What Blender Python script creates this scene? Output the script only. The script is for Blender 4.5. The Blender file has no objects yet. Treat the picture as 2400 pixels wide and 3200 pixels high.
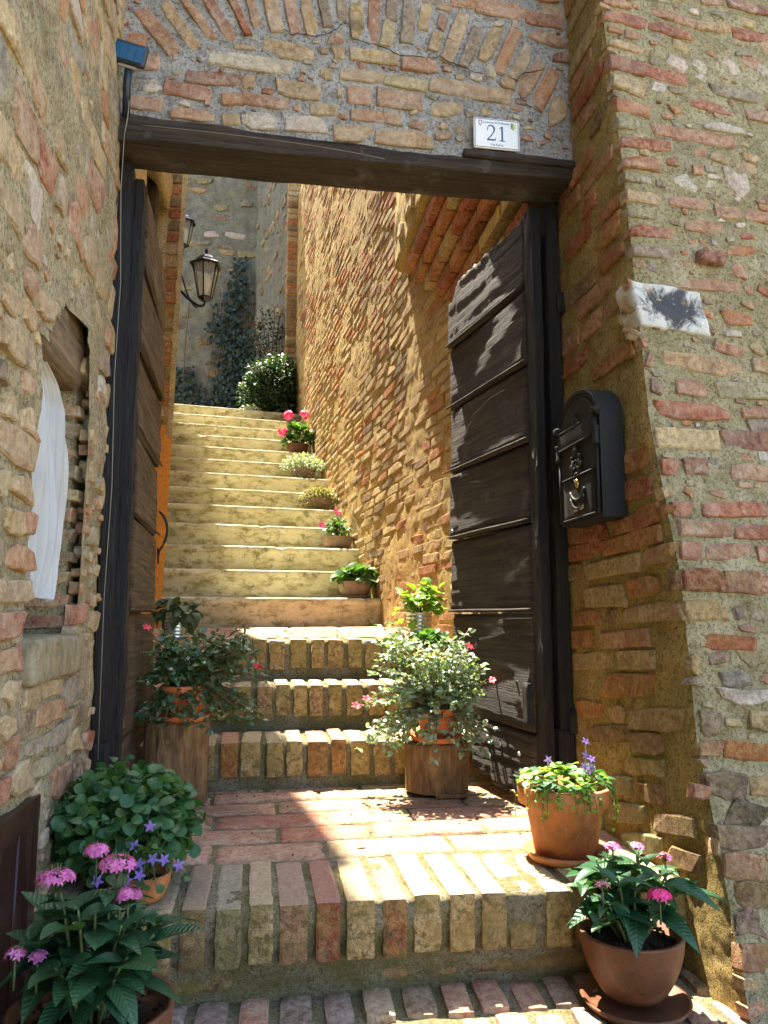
import bpy, math, random
import numpy as np
from mathutils import Matrix, Vector, Quaternion

random.seed(7)
RNG = np.random.default_rng(11)
SC = bpy.context.scene
COL = SC.collection

# ------------------------------------------------------------------ camera
YAW, PITCH, EYE = math.radians(8.9), math.radians(7.7), 0.56
cam_d = bpy.data.cameras.new('camera')
cam_d.sensor_fit = 'VERTICAL'; cam_d.sensor_height = 36.0; cam_d.lens = 1661.0 / 2212.0 * 36.0
cam_d.clip_start = 0.02; cam_d.clip_end = 600
cam = bpy.data.objects.new('camera', cam_d); COL.objects.link(cam)
cam.location = (0, 0, EYE); cam.rotation_euler = (math.pi / 2 + PITCH, 0, -YAW)
SC.camera = cam

# ------------------------------------------------------------------ light
SUN_AZ, SUN_EL = math.radians(14.5), math.radians(67.0)      # sun stands behind the wall, a little to the left, high
SUN_VEC = Vector((-math.sin(SUN_AZ) * math.cos(SUN_EL), math.cos(SUN_AZ) * math.cos(SUN_EL), math.sin(SUN_EL)))
world = bpy.data.worlds.new('World'); SC.world = world; world.use_nodes = True
wn = world.node_tree.nodes; wl = world.node_tree.links
sky = wn.new('ShaderNodeTexSky'); sky.sky_type = 'NISHITA'; sky.sun_disc = False
sky.sun_elevation = SUN_EL; sky.sun_rotation = -SUN_AZ; sky.dust_density = 2.0; sky.ozone_density = 1.0
wl.new(sky.outputs[0], wn['Background'].inputs[0]); wn['Background'].inputs[1].default_value = 0.15
sun_d = bpy.data.lights.new('sun', 'SUN'); sun_d.energy = 5.0; sun_d.angle = math.radians(0.53); sun_d.color = (1.0, 0.91, 0.76)
sun = bpy.data.objects.new('sun', sun_d); COL.objects.link(sun); sun.location = (-2, 8, 12)
sun.rotation_mode = 'QUATERNION'; sun.rotation_quaternion = (-SUN_VEC).to_track_quat('-Z', 'Y')
SC.view_settings.view_transform = 'Standard'; SC.view_settings.look = 'None'
SC.view_settings.exposure = 2.5; SC.view_settings.gamma = 1.0; SC.view_settings.use_curve_mapping = False
SC.render.engine = 'CYCLES'
SC.cycles.use_denoising = True
SC.cycles.max_bounces = 10; SC.cycles.diffuse_bounces = 7; SC.cycles.glossy_bounces = 3
SC.cycles.transmission_bounces = 6; SC.cycles.transparent_max_bounces = 8
SC.cycles.sample_clamp_indirect = 8.0; SC.cycles.caustics_reflective = False; SC.cycles.caustics_refractive = False

# ------------------------------------------------------------------ helpers
PXF, PXC = 1661.0 * 2400 / 1659, (1200.0, 1600.0)             # photograph: focal length and centre in its pixels
_f = np.array([math.sin(YAW) * math.cos(PITCH), math.cos(YAW) * math.cos(PITCH), math.sin(PITCH)])
_r = np.array([math.cos(YAW), -math.sin(YAW), 0.0]); _u = np.cross(_r, _f); _c = np.array([0, 0, EYE])
def ray(x, y): return _f + _r * (x - PXC[0]) / PXF - _u * (y - PXC[1]) / PXF
def atY(x, y, Y): d = ray(x, y); return _c + d * (Y / d[1])
def atX(x, y, X): d = ray(x, y); return _c + d * (X / d[0])
def atZ(x, y, Z): d = ray(x, y); return _c + d * ((Z - EYE) / d[2])

def _hash(i, j, k, s):
    h = (i.astype(np.int64) * 374761393 + j.astype(np.int64) * 668265263 + k.astype(np.int64) * 2147483647 + s * 1274126177) & 0xFFFFFFFF
    h = ((h ^ (h >> 13)) * 1274126177) & 0xFFFFFFFF
    h = ((h ^ (h >> 16)) * 2246822519) & 0xFFFFFFFF
    return ((h ^ (h >> 15)) & 0xFFFF) / 32767.5 - 1.0
def vnoise(P, s=0):
    P = np.asarray(P, float); I = np.floor(P).astype(np.int64); f = P - I; f = f * f * (3 - 2 * f)
    r = 0
    for a in (0, 1):
        for b in (0, 1):
            for c in (0, 1):
                w = (f[:, 0] if a else 1 - f[:, 0]) * (f[:, 1] if b else 1 - f[:, 1]) * (f[:, 2] if c else 1 - f[:, 2])
                r = r + w * _hash(I[:, 0] + a, I[:, 1] + b, I[:, 2] + c, s)
    return r
def fbm(P, o=4, s=0):
    r = 0; a = 1.0; t = 0; P = np.asarray(P, float)
    for i in range(o): r = r + a * vnoise(P * (2.03 ** i) + i * 17.3, s + i); t += a; a *= 0.5
    return r / t

W = {}                                                         # world matrix of every object that parents something
def put(name, data, mat=None, parent=None, M=None, color=None):
    o = bpy.data.objects.new(name, data); COL.objects.link(o)
    M = M if M is not None else Matrix.Identity(4)
    if parent is not None:
        o.parent = parent; o.matrix_parent_inverse = W[parent.name].inverted()
    o.matrix_basis = M; W[o.name] = M
    if color is not None: o.color = (*color[:3], 1)
    if mat is not None and data is not None and len(data.materials) == 0: data.materials.append(mat)
    return o
def tag(o, label=None, cat=None, group=None, kind=None):
    if label: o['label'] = label
    if cat: o['category'] = cat
    if group: o['group'] = group
    if kind: o['kind'] = kind
    return o
def thing(name, loc, label, cat, group=None):
    o = put(name, None, M=Matrix.Translation(Vector([float(v) for v in loc]))); o.empty_display_size = 0.05
    return tag(o, label, cat, group)
def mk(name, V, F, smooth=True, tint=None):
    me = bpy.data.meshes.new(name)
    V = np.asarray(V, float)
    me.from_pydata(V.tolist(), [], [list(map(int, f)) for f in F] if not isinstance(F, np.ndarray) else F.tolist())
    if smooth: me.polygons.foreach_set('use_smooth', np.ones(len(me.polygons), bool))
    if tint is not None:
        a = me.color_attributes.new('tint', 'FLOAT_COLOR', 'POINT')
        t = np.ones((len(V), 4)); t[:, :3] = tint; a.data.foreach_set('color', t.ravel())
    me.update(); return me
class MB:                                                      # collects shapes that belong to ONE part
    def __init__(s): s.V = []; s.F = []; s.T = []; s.n = 0
    def add(s, V, F, tint=None):
        V = np.asarray(V, float); s.V.append(V)
        if isinstance(F, np.ndarray): s.F += (F + s.n).tolist()
        else: s.F += [[i + s.n for i in f] for f in F]
        if tint is not None: s.T.append(np.tile(np.asarray(tint[:3], float), (len(V), 1)))
        s.n += len(V); return s
    def build(s, name, mat, parent=None, smooth=True, kind=None):
        me = mk(name, np.concatenate(s.V), s.F, smooth, np.concatenate(s.T) if s.T else None)
        o = put(name, me, mat, parent)
        if kind: o['kind'] = kind
        return o
def box(x0, x1, y0, y1, z0, z1):
    V = [(x, y, z) for z in (z0, z1) for y in (y0, y1) for x in (x0, x1)]
    return V, [(0, 2, 3, 1), (4, 5, 7, 6), (0, 1, 5, 4), (2, 6, 7, 3), (0, 4, 6, 2), (1, 3, 7, 5)]
def rblock(sx, sy, sz, nx, ny, nz, r, amp=0.0, freq=30., seed=0):      # box with worn round edges and an uneven skin, centred
    idx = {}; P = []; F = []
    def v(i, j, k):
        key = (i, j, k)
        if key not in idx: idx[key] = len(P); P.append(((i / nx - .5) * sx, (j / ny - .5) * sy, (k / nz - .5) * sz))
        return idx[key]
    for i in range(nx):
        for j in range(ny):
            F.append((v(i, j, 0), v(i, j + 1, 0), v(i + 1, j + 1, 0), v(i + 1, j, 0))); F.append((v(i, j, nz), v(i + 1, j, nz), v(i + 1, j + 1, nz), v(i, j + 1, nz)))
    for i in range(nx):
        for k in range(nz):
            F.append((v(i, 0, k), v(i + 1, 0, k), v(i + 1, 0, k + 1), v(i, 0, k + 1))); F.append((v(i, ny, k), v(i, ny, k + 1), v(i + 1, ny, k + 1), v(i + 1, ny, k)))
    for j in range(ny):
        for k in range(nz):
            F.append((v(0, j, k), v(0, j, k + 1), v(0, j + 1, k + 1), v(0, j + 1, k))); F.append((v(nx, j, k), v(nx, j + 1, k), v(nx, j + 1, k + 1), v(nx, j, k + 1)))
    P = np.array(P); h = np.array([sx, sy, sz]) / 2; r = min(r, h.min() * .9)
    inner = np.clip(P, -(h - r), h - r); d = P - inner; ln = np.linalg.norm(d, axis=1, keepdims=True)
    nrm = np.where(ln > 1e-9, d / np.maximum(ln, 1e-9), 0); P = inner + nrm * r
    if amp: P = P + nrm * (amp * fbm(P * freq + seed * 7.1, 3, seed))[:, None]
    return P, F
def lathe(prof, seg=32, c=(0, 0, 0), wob=0.0, seed=0):
    prof = np.array(prof, float); a = np.linspace(0, 2 * np.pi, seg, endpoint=False); m = len(prof)
    R = prof[:, 0][:, None] * (1 + wob * np.sin(2 * a + seed)[None, :]); Z = np.repeat(prof[:, 1][:, None], seg, 1)
    V = np.stack([R * np.cos(a), R * np.sin(a), Z], -1).reshape(-1, 3) + np.array(c)
    i = np.arange(m - 1)[:, None] * seg; j = np.arange(seg)[None, :]; k = (j + 1) % seg
    F = np.stack([i + j, i + k, i + seg + k, i + seg + j], -1).reshape(-1, 4)
    return V, F
def tube(P, r, seg=6, cap=True):
    P = np.asarray(P, float); n = len(P); r = np.broadcast_to(np.asarray(r, float), (n,))
    T = np.gradient(P, axis=0); T /= np.maximum(np.linalg.norm(T, axis=1, keepdims=True), 1e-9)
    up = np.where(np.abs(T[:, 2:3]) > .9, np.array([[1., 0, 0]]), np.array([[0, 0, 1.]]))
    A = np.cross(T, up); A /= np.maximum(np.linalg.norm(A, axis=1, keepdims=True), 1e-9); B = np.cross(A, T)
    a = np.linspace(0, 2 * np.pi, seg, endpoint=False)
    V = (P[:, None] + r[:, None, None] * (A[:, None] * np.cos(a)[None, :, None] + B[:, None] * np.sin(a)[None, :, None])).reshape(-1, 3)
    i = np.arange(n - 1)[:, None] * seg; j = np.arange(seg)[None, :]; k = (j + 1) % seg
    F = np.stack([i + j, i + k, i + seg + k, i + seg + j], -1).reshape(-1, 4).tolist()
    if cap: F += [list(range(seg))[::-1], list(range((n - 1) * seg, n * seg))]
    return V, F
def ribbon(P, w, n):                                           # P path, w half width vectors
    P = np.asarray(P); w = np.asarray(w); V = np.concatenate([P - w, P + w]); m = len(P)
    return V, [(i, i + 1, m + i + 1, m + i) for i in range(m - 1)]
def bez(p0, p1, p2, n=8):
    t = np.linspace(0, 1, n)[:, None]; p0, p1, p2 = map(np.asarray, (p0, p1, p2))
    return (1 - t) ** 2 * p0 + 2 * t * (1 - t) * p1 + t * t * p2
def sheet(name, fn, us, vs, mat, parent, nrm, amp=.006, freq=14., seed=0, keep=None, amp2=0., freq2=2.5):   # uneven wall skin
    U, Vv = np.meshgrid(us, vs, indexing='ij'); P = fn(U.ravel(), Vv.ravel()); N = nrm(U.ravel(), Vv.ravel()) if callable(nrm) else np.asarray(nrm, float)[None, :]
    d = amp * fbm(P * freq, 4, seed) + (amp2 * fbm(P * freq2, 3, seed + 9) if amp2 else 0)
    P = P + N * d[:, None]
    nu, nv = len(us), len(vs); i = np.arange(nu - 1)[:, None] * nv; j = np.arange(nv - 1)[None, :]
    F = np.stack([i + j, i + nv + j, i + nv + j + 1, i + j + 1], -1).reshape(-1, 4)
    if keep is not None:
        cu = (U[:-1, :-1] + U[1:, 1:]) / 2; cv = (Vv[:-1, :-1] + Vv[1:, 1:]) / 2; F = F[keep(cu.ravel(), cv.ravel())]
    return put(name, mk(name, P, F), mat, parent)

# brick and stone pieces: a few shared meshes, face to +Z, unit size, back at z=-1
def _piece(asp, seed, rag, dome):
    nx, ny = 6, 4; L, H = asp, 1.0
    rs = random.Random(seed); e = .085
    xs = np.array([-.5, -.5 + e / L, rs.uniform(-.25, -.08), rs.uniform(.08, .25), .5 - e / L, .5]); ys = np.array([-.5, -.5 + e, .5 - e, .5])
    gx, gy = np.meshgrid(xs, ys, indexing='ij')
    X = gx * L; Y = gy * H
    cx = 1 - dome * (np.abs(2 * gy) ** 4) * .25; X = X * cx; Y = Y * (1 - dome * (np.abs(2 * gx) ** 4) * .35)
    P = np.stack([X.ravel(), Y.ravel(), np.zeros(nx * ny)], 1)
    ed = ((np.abs(gx) > .49) | (np.abs(gy) > .49)).ravel()
    off = np.array([seed * 13.7, seed * 5.1, seed * 3.3])
    P[:, 0] += rag * vnoise(P * 2.3 + off, 1); P[:, 1] += rag * vnoise(P * 2.3 + off + 50, 2)
    P[:, 2] = .09 * vnoise(P * 1.9 + off, 3) + .06 * vnoise(P * 5.1 + off, 4) - np.where(ed, .11, 0.0)
    for cx_, cy_ in ((-.5, -.5), (-.5, .5), (.5, -.5), (.5, .5)):                  # broken corners
        if rs.random() < .45:
            q = np.exp(-(((P[:, 0] - cx_ * L) / .38) ** 2 + ((P[:, 1] - cy_ * H) / .38) ** 2)); s_ = rs.uniform(.08, .25); P[:, 0] -= q * s_ * np.sign(cx_); P[:, 1] -= q * s_ * np.sign(cy_); P[:, 2] -= q * .2
    per = [i * ny for i in range(nx)] + [(nx - 1) * ny + j for j in range(1, ny)] + [i * ny + ny - 1 for i in range(nx - 2, -1, -1)] + [j for j in range(ny - 2, 0, -1)]
    B = P[per].copy(); B[:, 2] = -1.0; B[:, :2] *= 1.06
    V = np.concatenate([P, B]); V[:, 0] /= L
    F = [(i * ny + j, (i + 1) * ny + j, (i + 1) * ny + j + 1, i * ny + j + 1) for i in range(nx - 1) for j in range(ny - 1)]
    m = len(per); F += [(per[(k + 1) % m], per[k], nx * ny + k, nx * ny + (k + 1) % m) for k in range(m)]
    return V, F
BRICK = [_piece(4.0, s, .11, .08) for s in range(14)]
STONE = [_piece(1.6, s + 40, .20, .30) for s in range(14)]
_pm = {}
def piece(parent, c, u, n, L, H, D, color, mat, kind='brick', proud=0.0, name=None, into=None):
    """one brick or stone: c centre of its face, u along it, n out of the wall, L by H, D deep"""
    lib = BRICK if kind == 'brick' else STONE
    q = random.randrange(len(lib)); key = (kind, q, mat.name)
    n = Vector([float(v) for v in n]).normalized(); u = Vector([float(v) for v in u]); u = (u - n * u.dot(n)).normalized(); v = n.cross(u)
    c = Vector([float(t) for t in c]) + n * proud
    if random.random() < .5: u, v = -u, -v
    M = Matrix(((u.x * L, v.x * H, n.x * D, c.x), (u.y * L, v.y * H, n.y * D, c.y), (u.z * L, v.z * H, n.z * D, c.z), (0, 0, 0, 1)))
    dep = min(1.0, H / D)
    if into is not None:
        V = np.array(lib[q][0]).copy(); m = V[:, 2] > -.99; V[m, 2] *= dep
        A = np.array(M); into.add(V @ A[:3, :3].T + A[:3, 3], lib[q][1], color); return None
    k2 = (*key, round(dep, 1))
    if k2 not in _pm:
        V = np.array(lib[q][0]).copy(); m = V[:, 2] > -.99; V[m, 2] *= round(dep, 1)
        _pm[k2] = mk(name or kind, V, lib[q][1], False); _pm[k2].materials.append(mat)
    return put(name or kind, _pm[k2], None, parent, M, color)
PAL = dict(r=(.40, .095, .045), d=(.25, .055, .04), o=(.50, .195, .07), t=(.52, .37, .20), y=(.57, .43, .21), p=(.48, .245, .155), g=(.25, .18, .15),
           w=(.70, .66, .60), k=(.24, .15, .085), l=(.33, .31, .19), s=(.29, .28, .25), b=(.09, .085, .08))
def fill(parent, pt, taken, tries, size, cols, mat, proud, nrm, lim, asp=(1.0, 2.6)):
    """small stones in the free spots of a wall; taken holds (a, b, half length, half height) in wall coordinates"""
    n = 0
    for _ in range(tries):
        a, b = random.uniform(lim[0], lim[1]), random.uniform(lim[2], lim[3]); h = random.uniform(*size); l = h * random.uniform(*asp)
        if any(abs(a - t[0]) < t[2] + l / 2 + .004 and abs(b - t[1]) < t[3] + h / 2 + .004 for t in taken): continue
        taken.append((a, b, l / 2, h / 2)); c, u = pt(a, b); piece(parent, c, u, nrm, l, h, .028, pc(random.choice(cols)), mat, random.choice(('stone', 'brick')), random.uniform(*proud)); n += 1
    return n
def pc(k, var=.12):
    c = np.array(PAL[k]); return np.clip(c * (1 + random.uniform(-var, var)) * (1 + RNG.uniform(-.06, .06, 3)), .01, .85)
# ------------------------------------------------------------------ materials
class NT:
    def __init__(s, name):
        s.m = bpy.data.materials.new(name); s.m.use_nodes = True; s.t = s.m.node_tree; s.b = s.t.nodes['Principled BSDF']; s.out = s.t.nodes['Material Output']
        s._pos = None
    def n(s, ty, **kw):
        x = s.t.nodes.new(ty)
        for k, v in kw.items(): setattr(x, k, v)
        return x
    def l(s, a, b): s.t.links.new(a, b)
    def set(s, sock, v):
        if hasattr(v, 'is_linked'): s.l(v, sock)
        elif isinstance(v, (tuple, list)) and len(v) == 3 and sock.type == 'RGBA': sock.default_value = (*v, 1)
        else: sock.default_value = v
    def pos(s):
        if s._pos is None: s._pos = s.n('ShaderNodeNewGeometry').outputs['Position']
        return s._pos
    def obj(s): return s.n('ShaderNodeTexCoord').outputs['Object']
    def gen(s): return s.n('ShaderNodeTexCoord').outputs['Generated']
    def mapv(s, v, scale=(1, 1, 1), rot=(0, 0, 0)):
        m = s.n('ShaderNodeMapping'); s.l(v, m.inputs[0]); m.inputs['Scale'].default_value = scale; m.inputs['Rotation'].default_value = rot; return m.outputs[0]
    def noise(s, scale, detail=4, rough=.6, vec=None, dist=0.0):
        x = s.n('ShaderNodeTexNoise'); x.inputs['Scale'].default_value = scale; x.inputs['Detail'].default_value = detail; x.inputs['Roughness'].default_value = rough
        x.inputs['Distortion'].default_value = dist; s.l(vec if vec is not None else s.pos(), x.inputs['Vector']); return x.outputs['Fac']
    def vor(s, scale, vec=None, feat='F1', out='Distance'):
        x = s.n('ShaderNodeTexVoronoi', feature=feat); x.inputs['Scale'].default_value = scale; s.l(vec if vec is not None else s.pos(), x.inputs['Vector']); return x.outputs[out]
    def ramp(s, f, *st):
        r = s.n('ShaderNodeValToRGB'); e = r.color_ramp.elements
        while len(e) < len(st): e.new(.5)
        for k, (p, c) in enumerate(st):
            e[k].position = p; e[k].color = (*c, 1) if isinstance(c, (tuple, list)) else (c, c, c, 1)
        s.l(f, r.inputs[0]); return r.outputs[0]
    def mix(s, f, a, b, blend='MIX'):
        x = s.n('ShaderNodeMix', data_type='RGBA', blend_type=blend); s.set(x.inputs[0], f); s.set(x.inputs[6], a); s.set(x.inputs[7], b); return x.outputs[2]
    def math(s, op, a, b=0.0):
        x = s.n('ShaderNodeMath', operation=op); s.set(x.inputs[0], a); s.set(x.inputs[1], b); return x.outputs[0]
    def bump(s, h, strength=.5, dist=.003, nrm=None):
        x = s.n('ShaderNodeBump'); x.inputs['Strength'].default_value = strength; x.inputs['Distance'].default_value = dist; s.l(h, x.inputs['Height'])
        if nrm is not None: s.l(nrm, x.inputs['Normal'])
        return x.outputs[0]
    def fin(s, col, rough=.9, nrm=None, metal=0.0, spec=.3):
        s.set(s.b.inputs['Base Color'], col); s.set(s.b.inputs['Roughness'], rough); s.b.inputs['Metallic'].default_value = metal; s.b.inputs['Specular IOR Level'].default_value = spec
        if nrm is not None: s.l(nrm, s.b.inputs['Normal'])
        return s.m
def m_brick(name, src='obj', moss=0.0, lime=.55, clean_top=False, bstr=.8, pale=(.52, .44, .30), wash=0.0):
    t = NT(name)
    if src == 'obj': base = t.n('ShaderNodeObjectInfo').outputs['Color']
    else: a = t.n('ShaderNodeAttribute'); a.attribute_name = 'tint'; base = a.outputs['Color']
    n1 = t.noise(16, 5, .65); n2 = t.noise(70, 5, .7); n3 = t.noise(330, 3, .7)
    c = t.mix(t.ramp(n1, (.32, 0.0), (.68, 1.0)), t.mix(1.0, base, (.60, .54, .48), 'MULTIPLY'), t.mix(.30, base, (.60, .45, .24)))
    c = t.mix(t.ramp(n2, (.42, 1.0), (.55, 0.0)), c, t.mix(1.0, base, (.50, .43, .38), 'MULTIPLY')); c = t.mix(t.ramp(t.noise(150, 3, .7), (.56, 0.0), (.66, .35)), c, t.mix(.4, base, (.62, .48, .28)))
    lm = t.math('MULTIPLY', t.ramp(t.noise(24, 8, .72, dist=.6), (.53, 0.0), (.66, 1.0)), lime)
    c = t.mix(lm, c, pale)
    if wash: c = t.mix(t.math('MULTIPLY', t.ramp(t.noise(13, 7, .75, dist=.4), (.34, 0.0), (.62, 1.0)), wash), c, pale)
    c = t.mix(t.math('MULTIPLY', t.ramp(t.noise(9, 6, .7), (.56, 0.0), (.7, 1.0)), .55), c, (.10, .085, .065))
    if moss:
        mf = t.math('MULTIPLY', t.ramp(t.noise(7.5, 7, .7, dist=.4), (.40, 0.0), (.64, 1.0)), moss)
        if clean_top:                                           # upward faces clean and mixed paler, moss and lichen stay on the upright faces
            g = t.n('ShaderNodeSeparateXYZ'); t.l(t.n('ShaderNodeNewGeometry').outputs['Normal'], g.inputs[0]); up = t.ramp(g.outputs[2], (.45, 1.0), (.85, 0.0))
            mf = t.math('MULTIPLY', mf, up); c = t.mix(t.math('MULTIPLY', t.math('SUBTRACT', 1.0, up), .6), c, t.mix(.6, base, (.56, .47, .34)))
            c = t.mix(t.math('MULTIPLY', up, t.ramp(t.noise(55, 6, .75, dist=.5), (.50, 0.0), (.60, .85))), c, (.085, .068, .035))
        c = t.mix(mf, c, (.30, .235, .065))
    c = t.mix(t.ramp(n3, (.60, 0.0), (.72, .6)), c, (.06, .045, .03))
    h = t.math('ADD', t.math('MULTIPLY', n2, 1.0), t.math('MULTIPLY', n3, .45)); h = t.math('ADD', h, t.math('MULTIPLY', lm, .3))
    return t.fin(c, .93, t.bump(h, bstr, .013), spec=.2)
def m_mortar(name, col, col2, moss=0.0, grit=1.0, stain=.5):
    t = NT(name); n1 = t.noise(10, 6, .7); n2 = t.noise(120, 4, .75); n3 = t.noise(420, 2, .6)
    c = t.mix(t.ramp(n1, (.36, 0.0), (.64, 1.0)), col, col2)
    c = t.mix(t.ramp(n2, (.37, 1.0), (.52, 0.0)), c, t.mix(1.0, c, (.36, .34, .31), 'MULTIPLY'))
    c = t.mix(t.ramp(t.noise(190, 3, .7), (.58, 0.0), (.66, .4)), c, (.62, .55, .40)); c = t.mix(t.ramp(t.noise(28, 6, .75, dist=.3), (.36, .8), (.50, 0.0)), c, t.mix(1.0, c, (.58, .54, .48), 'MULTIPLY'))
    c = t.mix(t.ramp(n3, (.60, 0.0), (.68, .5)), c, (.62, .6, .55))
    c = t.mix(t.math('MULTIPLY', t.ramp(t.noise(4.2, 7, .72, dist=.5), (.52, 0.0), (.70, 1.0)), stain), c, (.10, .09, .07))
    if moss: c = t.mix(t.math('MULTIPLY', t.ramp(t.noise(6.5, 7, .7, dist=.4), (.38, 0.0), (.60, 1.0)), moss), c, (.15, .135, .03))
    h = t.math('ADD', t.math('MULTIPLY', n2, 1.0), t.math('MULTIPLY', n3, .5))
    return t.fin(c, .96, t.bump(h, .95 * grit, .014), spec=.15)
def m_wood(name, dark, light, grain=(60, 60, 3), rot=(0, 0, 0), rough=.75, bstr=.6, worn=None, crack=.7, warp=.35):
    t = NT(name); v = t.mapv(t.pos(), grain, rot); n1 = t.noise(1.0, 6, .65, v, warp); n2 = t.noise(3.4, 4, .7, v, .5); n3 = t.noise(9, 5, .6)
    c = t.mix(t.ramp(n1, (.33, 0.0), (.67, 1.0)), dark, light)
    c = t.mix(t.ramp(n3, (.35, .6), (.6, 0.0)), c, t.mix(1.0, c, (.5, .5, .5), 'MULTIPLY'))
    c = t.mix(t.ramp(n2, (.30, crack), (.42, 0.0)), c, (.012, .009, .006))
    if worn: c = t.mix(t.ramp(t.noise(5.0, 7, .72), (.56, 0.0), (.72, .85)), c, worn)
    return t.fin(c, rough, t.bump(t.math('ADD', n1, n2), bstr, .009), spec=.35)
def m_plain(name, col, rough=.6, metal=0.0, var=.25, bump=.15, scale=40, spec=.4, dirt=None, bloom=None):
    t = NT(name); n1 = t.noise(scale, 5, .65); n2 = t.noise(scale * .2, 5, .7)
    c = t.mix(t.ramp(n1, (.3, 0.0), (.7, 1.0)), tuple(x * (1 - var) for x in col), tuple(min(1, x * (1 + var)) for x in col))
    if dirt: c = t.mix(t.ramp(n2, (.5, 0.0), (.68, .8)), c, dirt)
    if bloom: c = t.mix(t.ramp(t.noise(26, 8, .75, t.mapv(t.pos(), (1, 1, .35)), .6), (.53, 0.0), (.68, .75)), c, bloom); c = t.mix(t.ramp(t.noise(130, 4, .7), (.60, 0.0), (.68, .6)), c, tuple(x * .4 for x in col))
    return t.fin(c, rough, t.bump(n1, bump, .003), metal, spec)
def m_leaf(name, a, b, trans=.35, rough=.45, island=True, vein=0.0, back=None, spec=.4):
    t = NT(name)
    rnd = t.n('ShaderNodeNewGeometry').outputs['Random Per Island'] if island else t.n('ShaderNodeObjectInfo').outputs['Random']
    c = t.mix(rnd, a, b); n1 = t.noise(45, 4, .6); c = t.mix(t.ramp(n1, (.35, .45), (.65, 0.0)), c, t.mix(1.0, c, (.55, .6, .5), 'MULTIPLY'))
    nrm = None
    if vein:
        g = t.n('ShaderNodeSeparateXYZ'); t.l(t.obj(), g.inputs[0])
        ax = t.math('ABSOLUTE', g.outputs[0]); s = t.math('SUBTRACT', g.outputs[1], t.math('MULTIPLY', ax, 1.1))
        w = t.math('ABSOLUTE', t.math('SINE', t.math('MULTIPLY', s, 34.0)))
        vn = t.ramp(w, (.0, 1.0), (.22, 0.0)); mid = t.ramp(ax, (.008, 1.0), (.024, 0.0)); vv = t.math('MAXIMUM', vn, mid)
        c = t.mix(t.math('MULTIPLY', vv, vein), c, t.mix(.55, c, (.30, .42, .16)))
        nrm = t.bump(w, .30, .003)
    t.fin(c, rough, nrm, 0.0, spec)
    tr = t.n('ShaderNodeBsdfTranslucent'); t.l(t.mix(1.0, c, (1.5, 1.7, .55), 'MULTIPLY'), tr.inputs[0])
    mx = t.n('ShaderNodeMixShader'); mx.inputs[0].default_value = trans; t.l(t.b.outputs[0], mx.inputs[1]); t.l(tr.outputs[0], mx.inputs[2]); t.l(mx.outputs[0], t.out.inputs[0])
    return t.m

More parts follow.
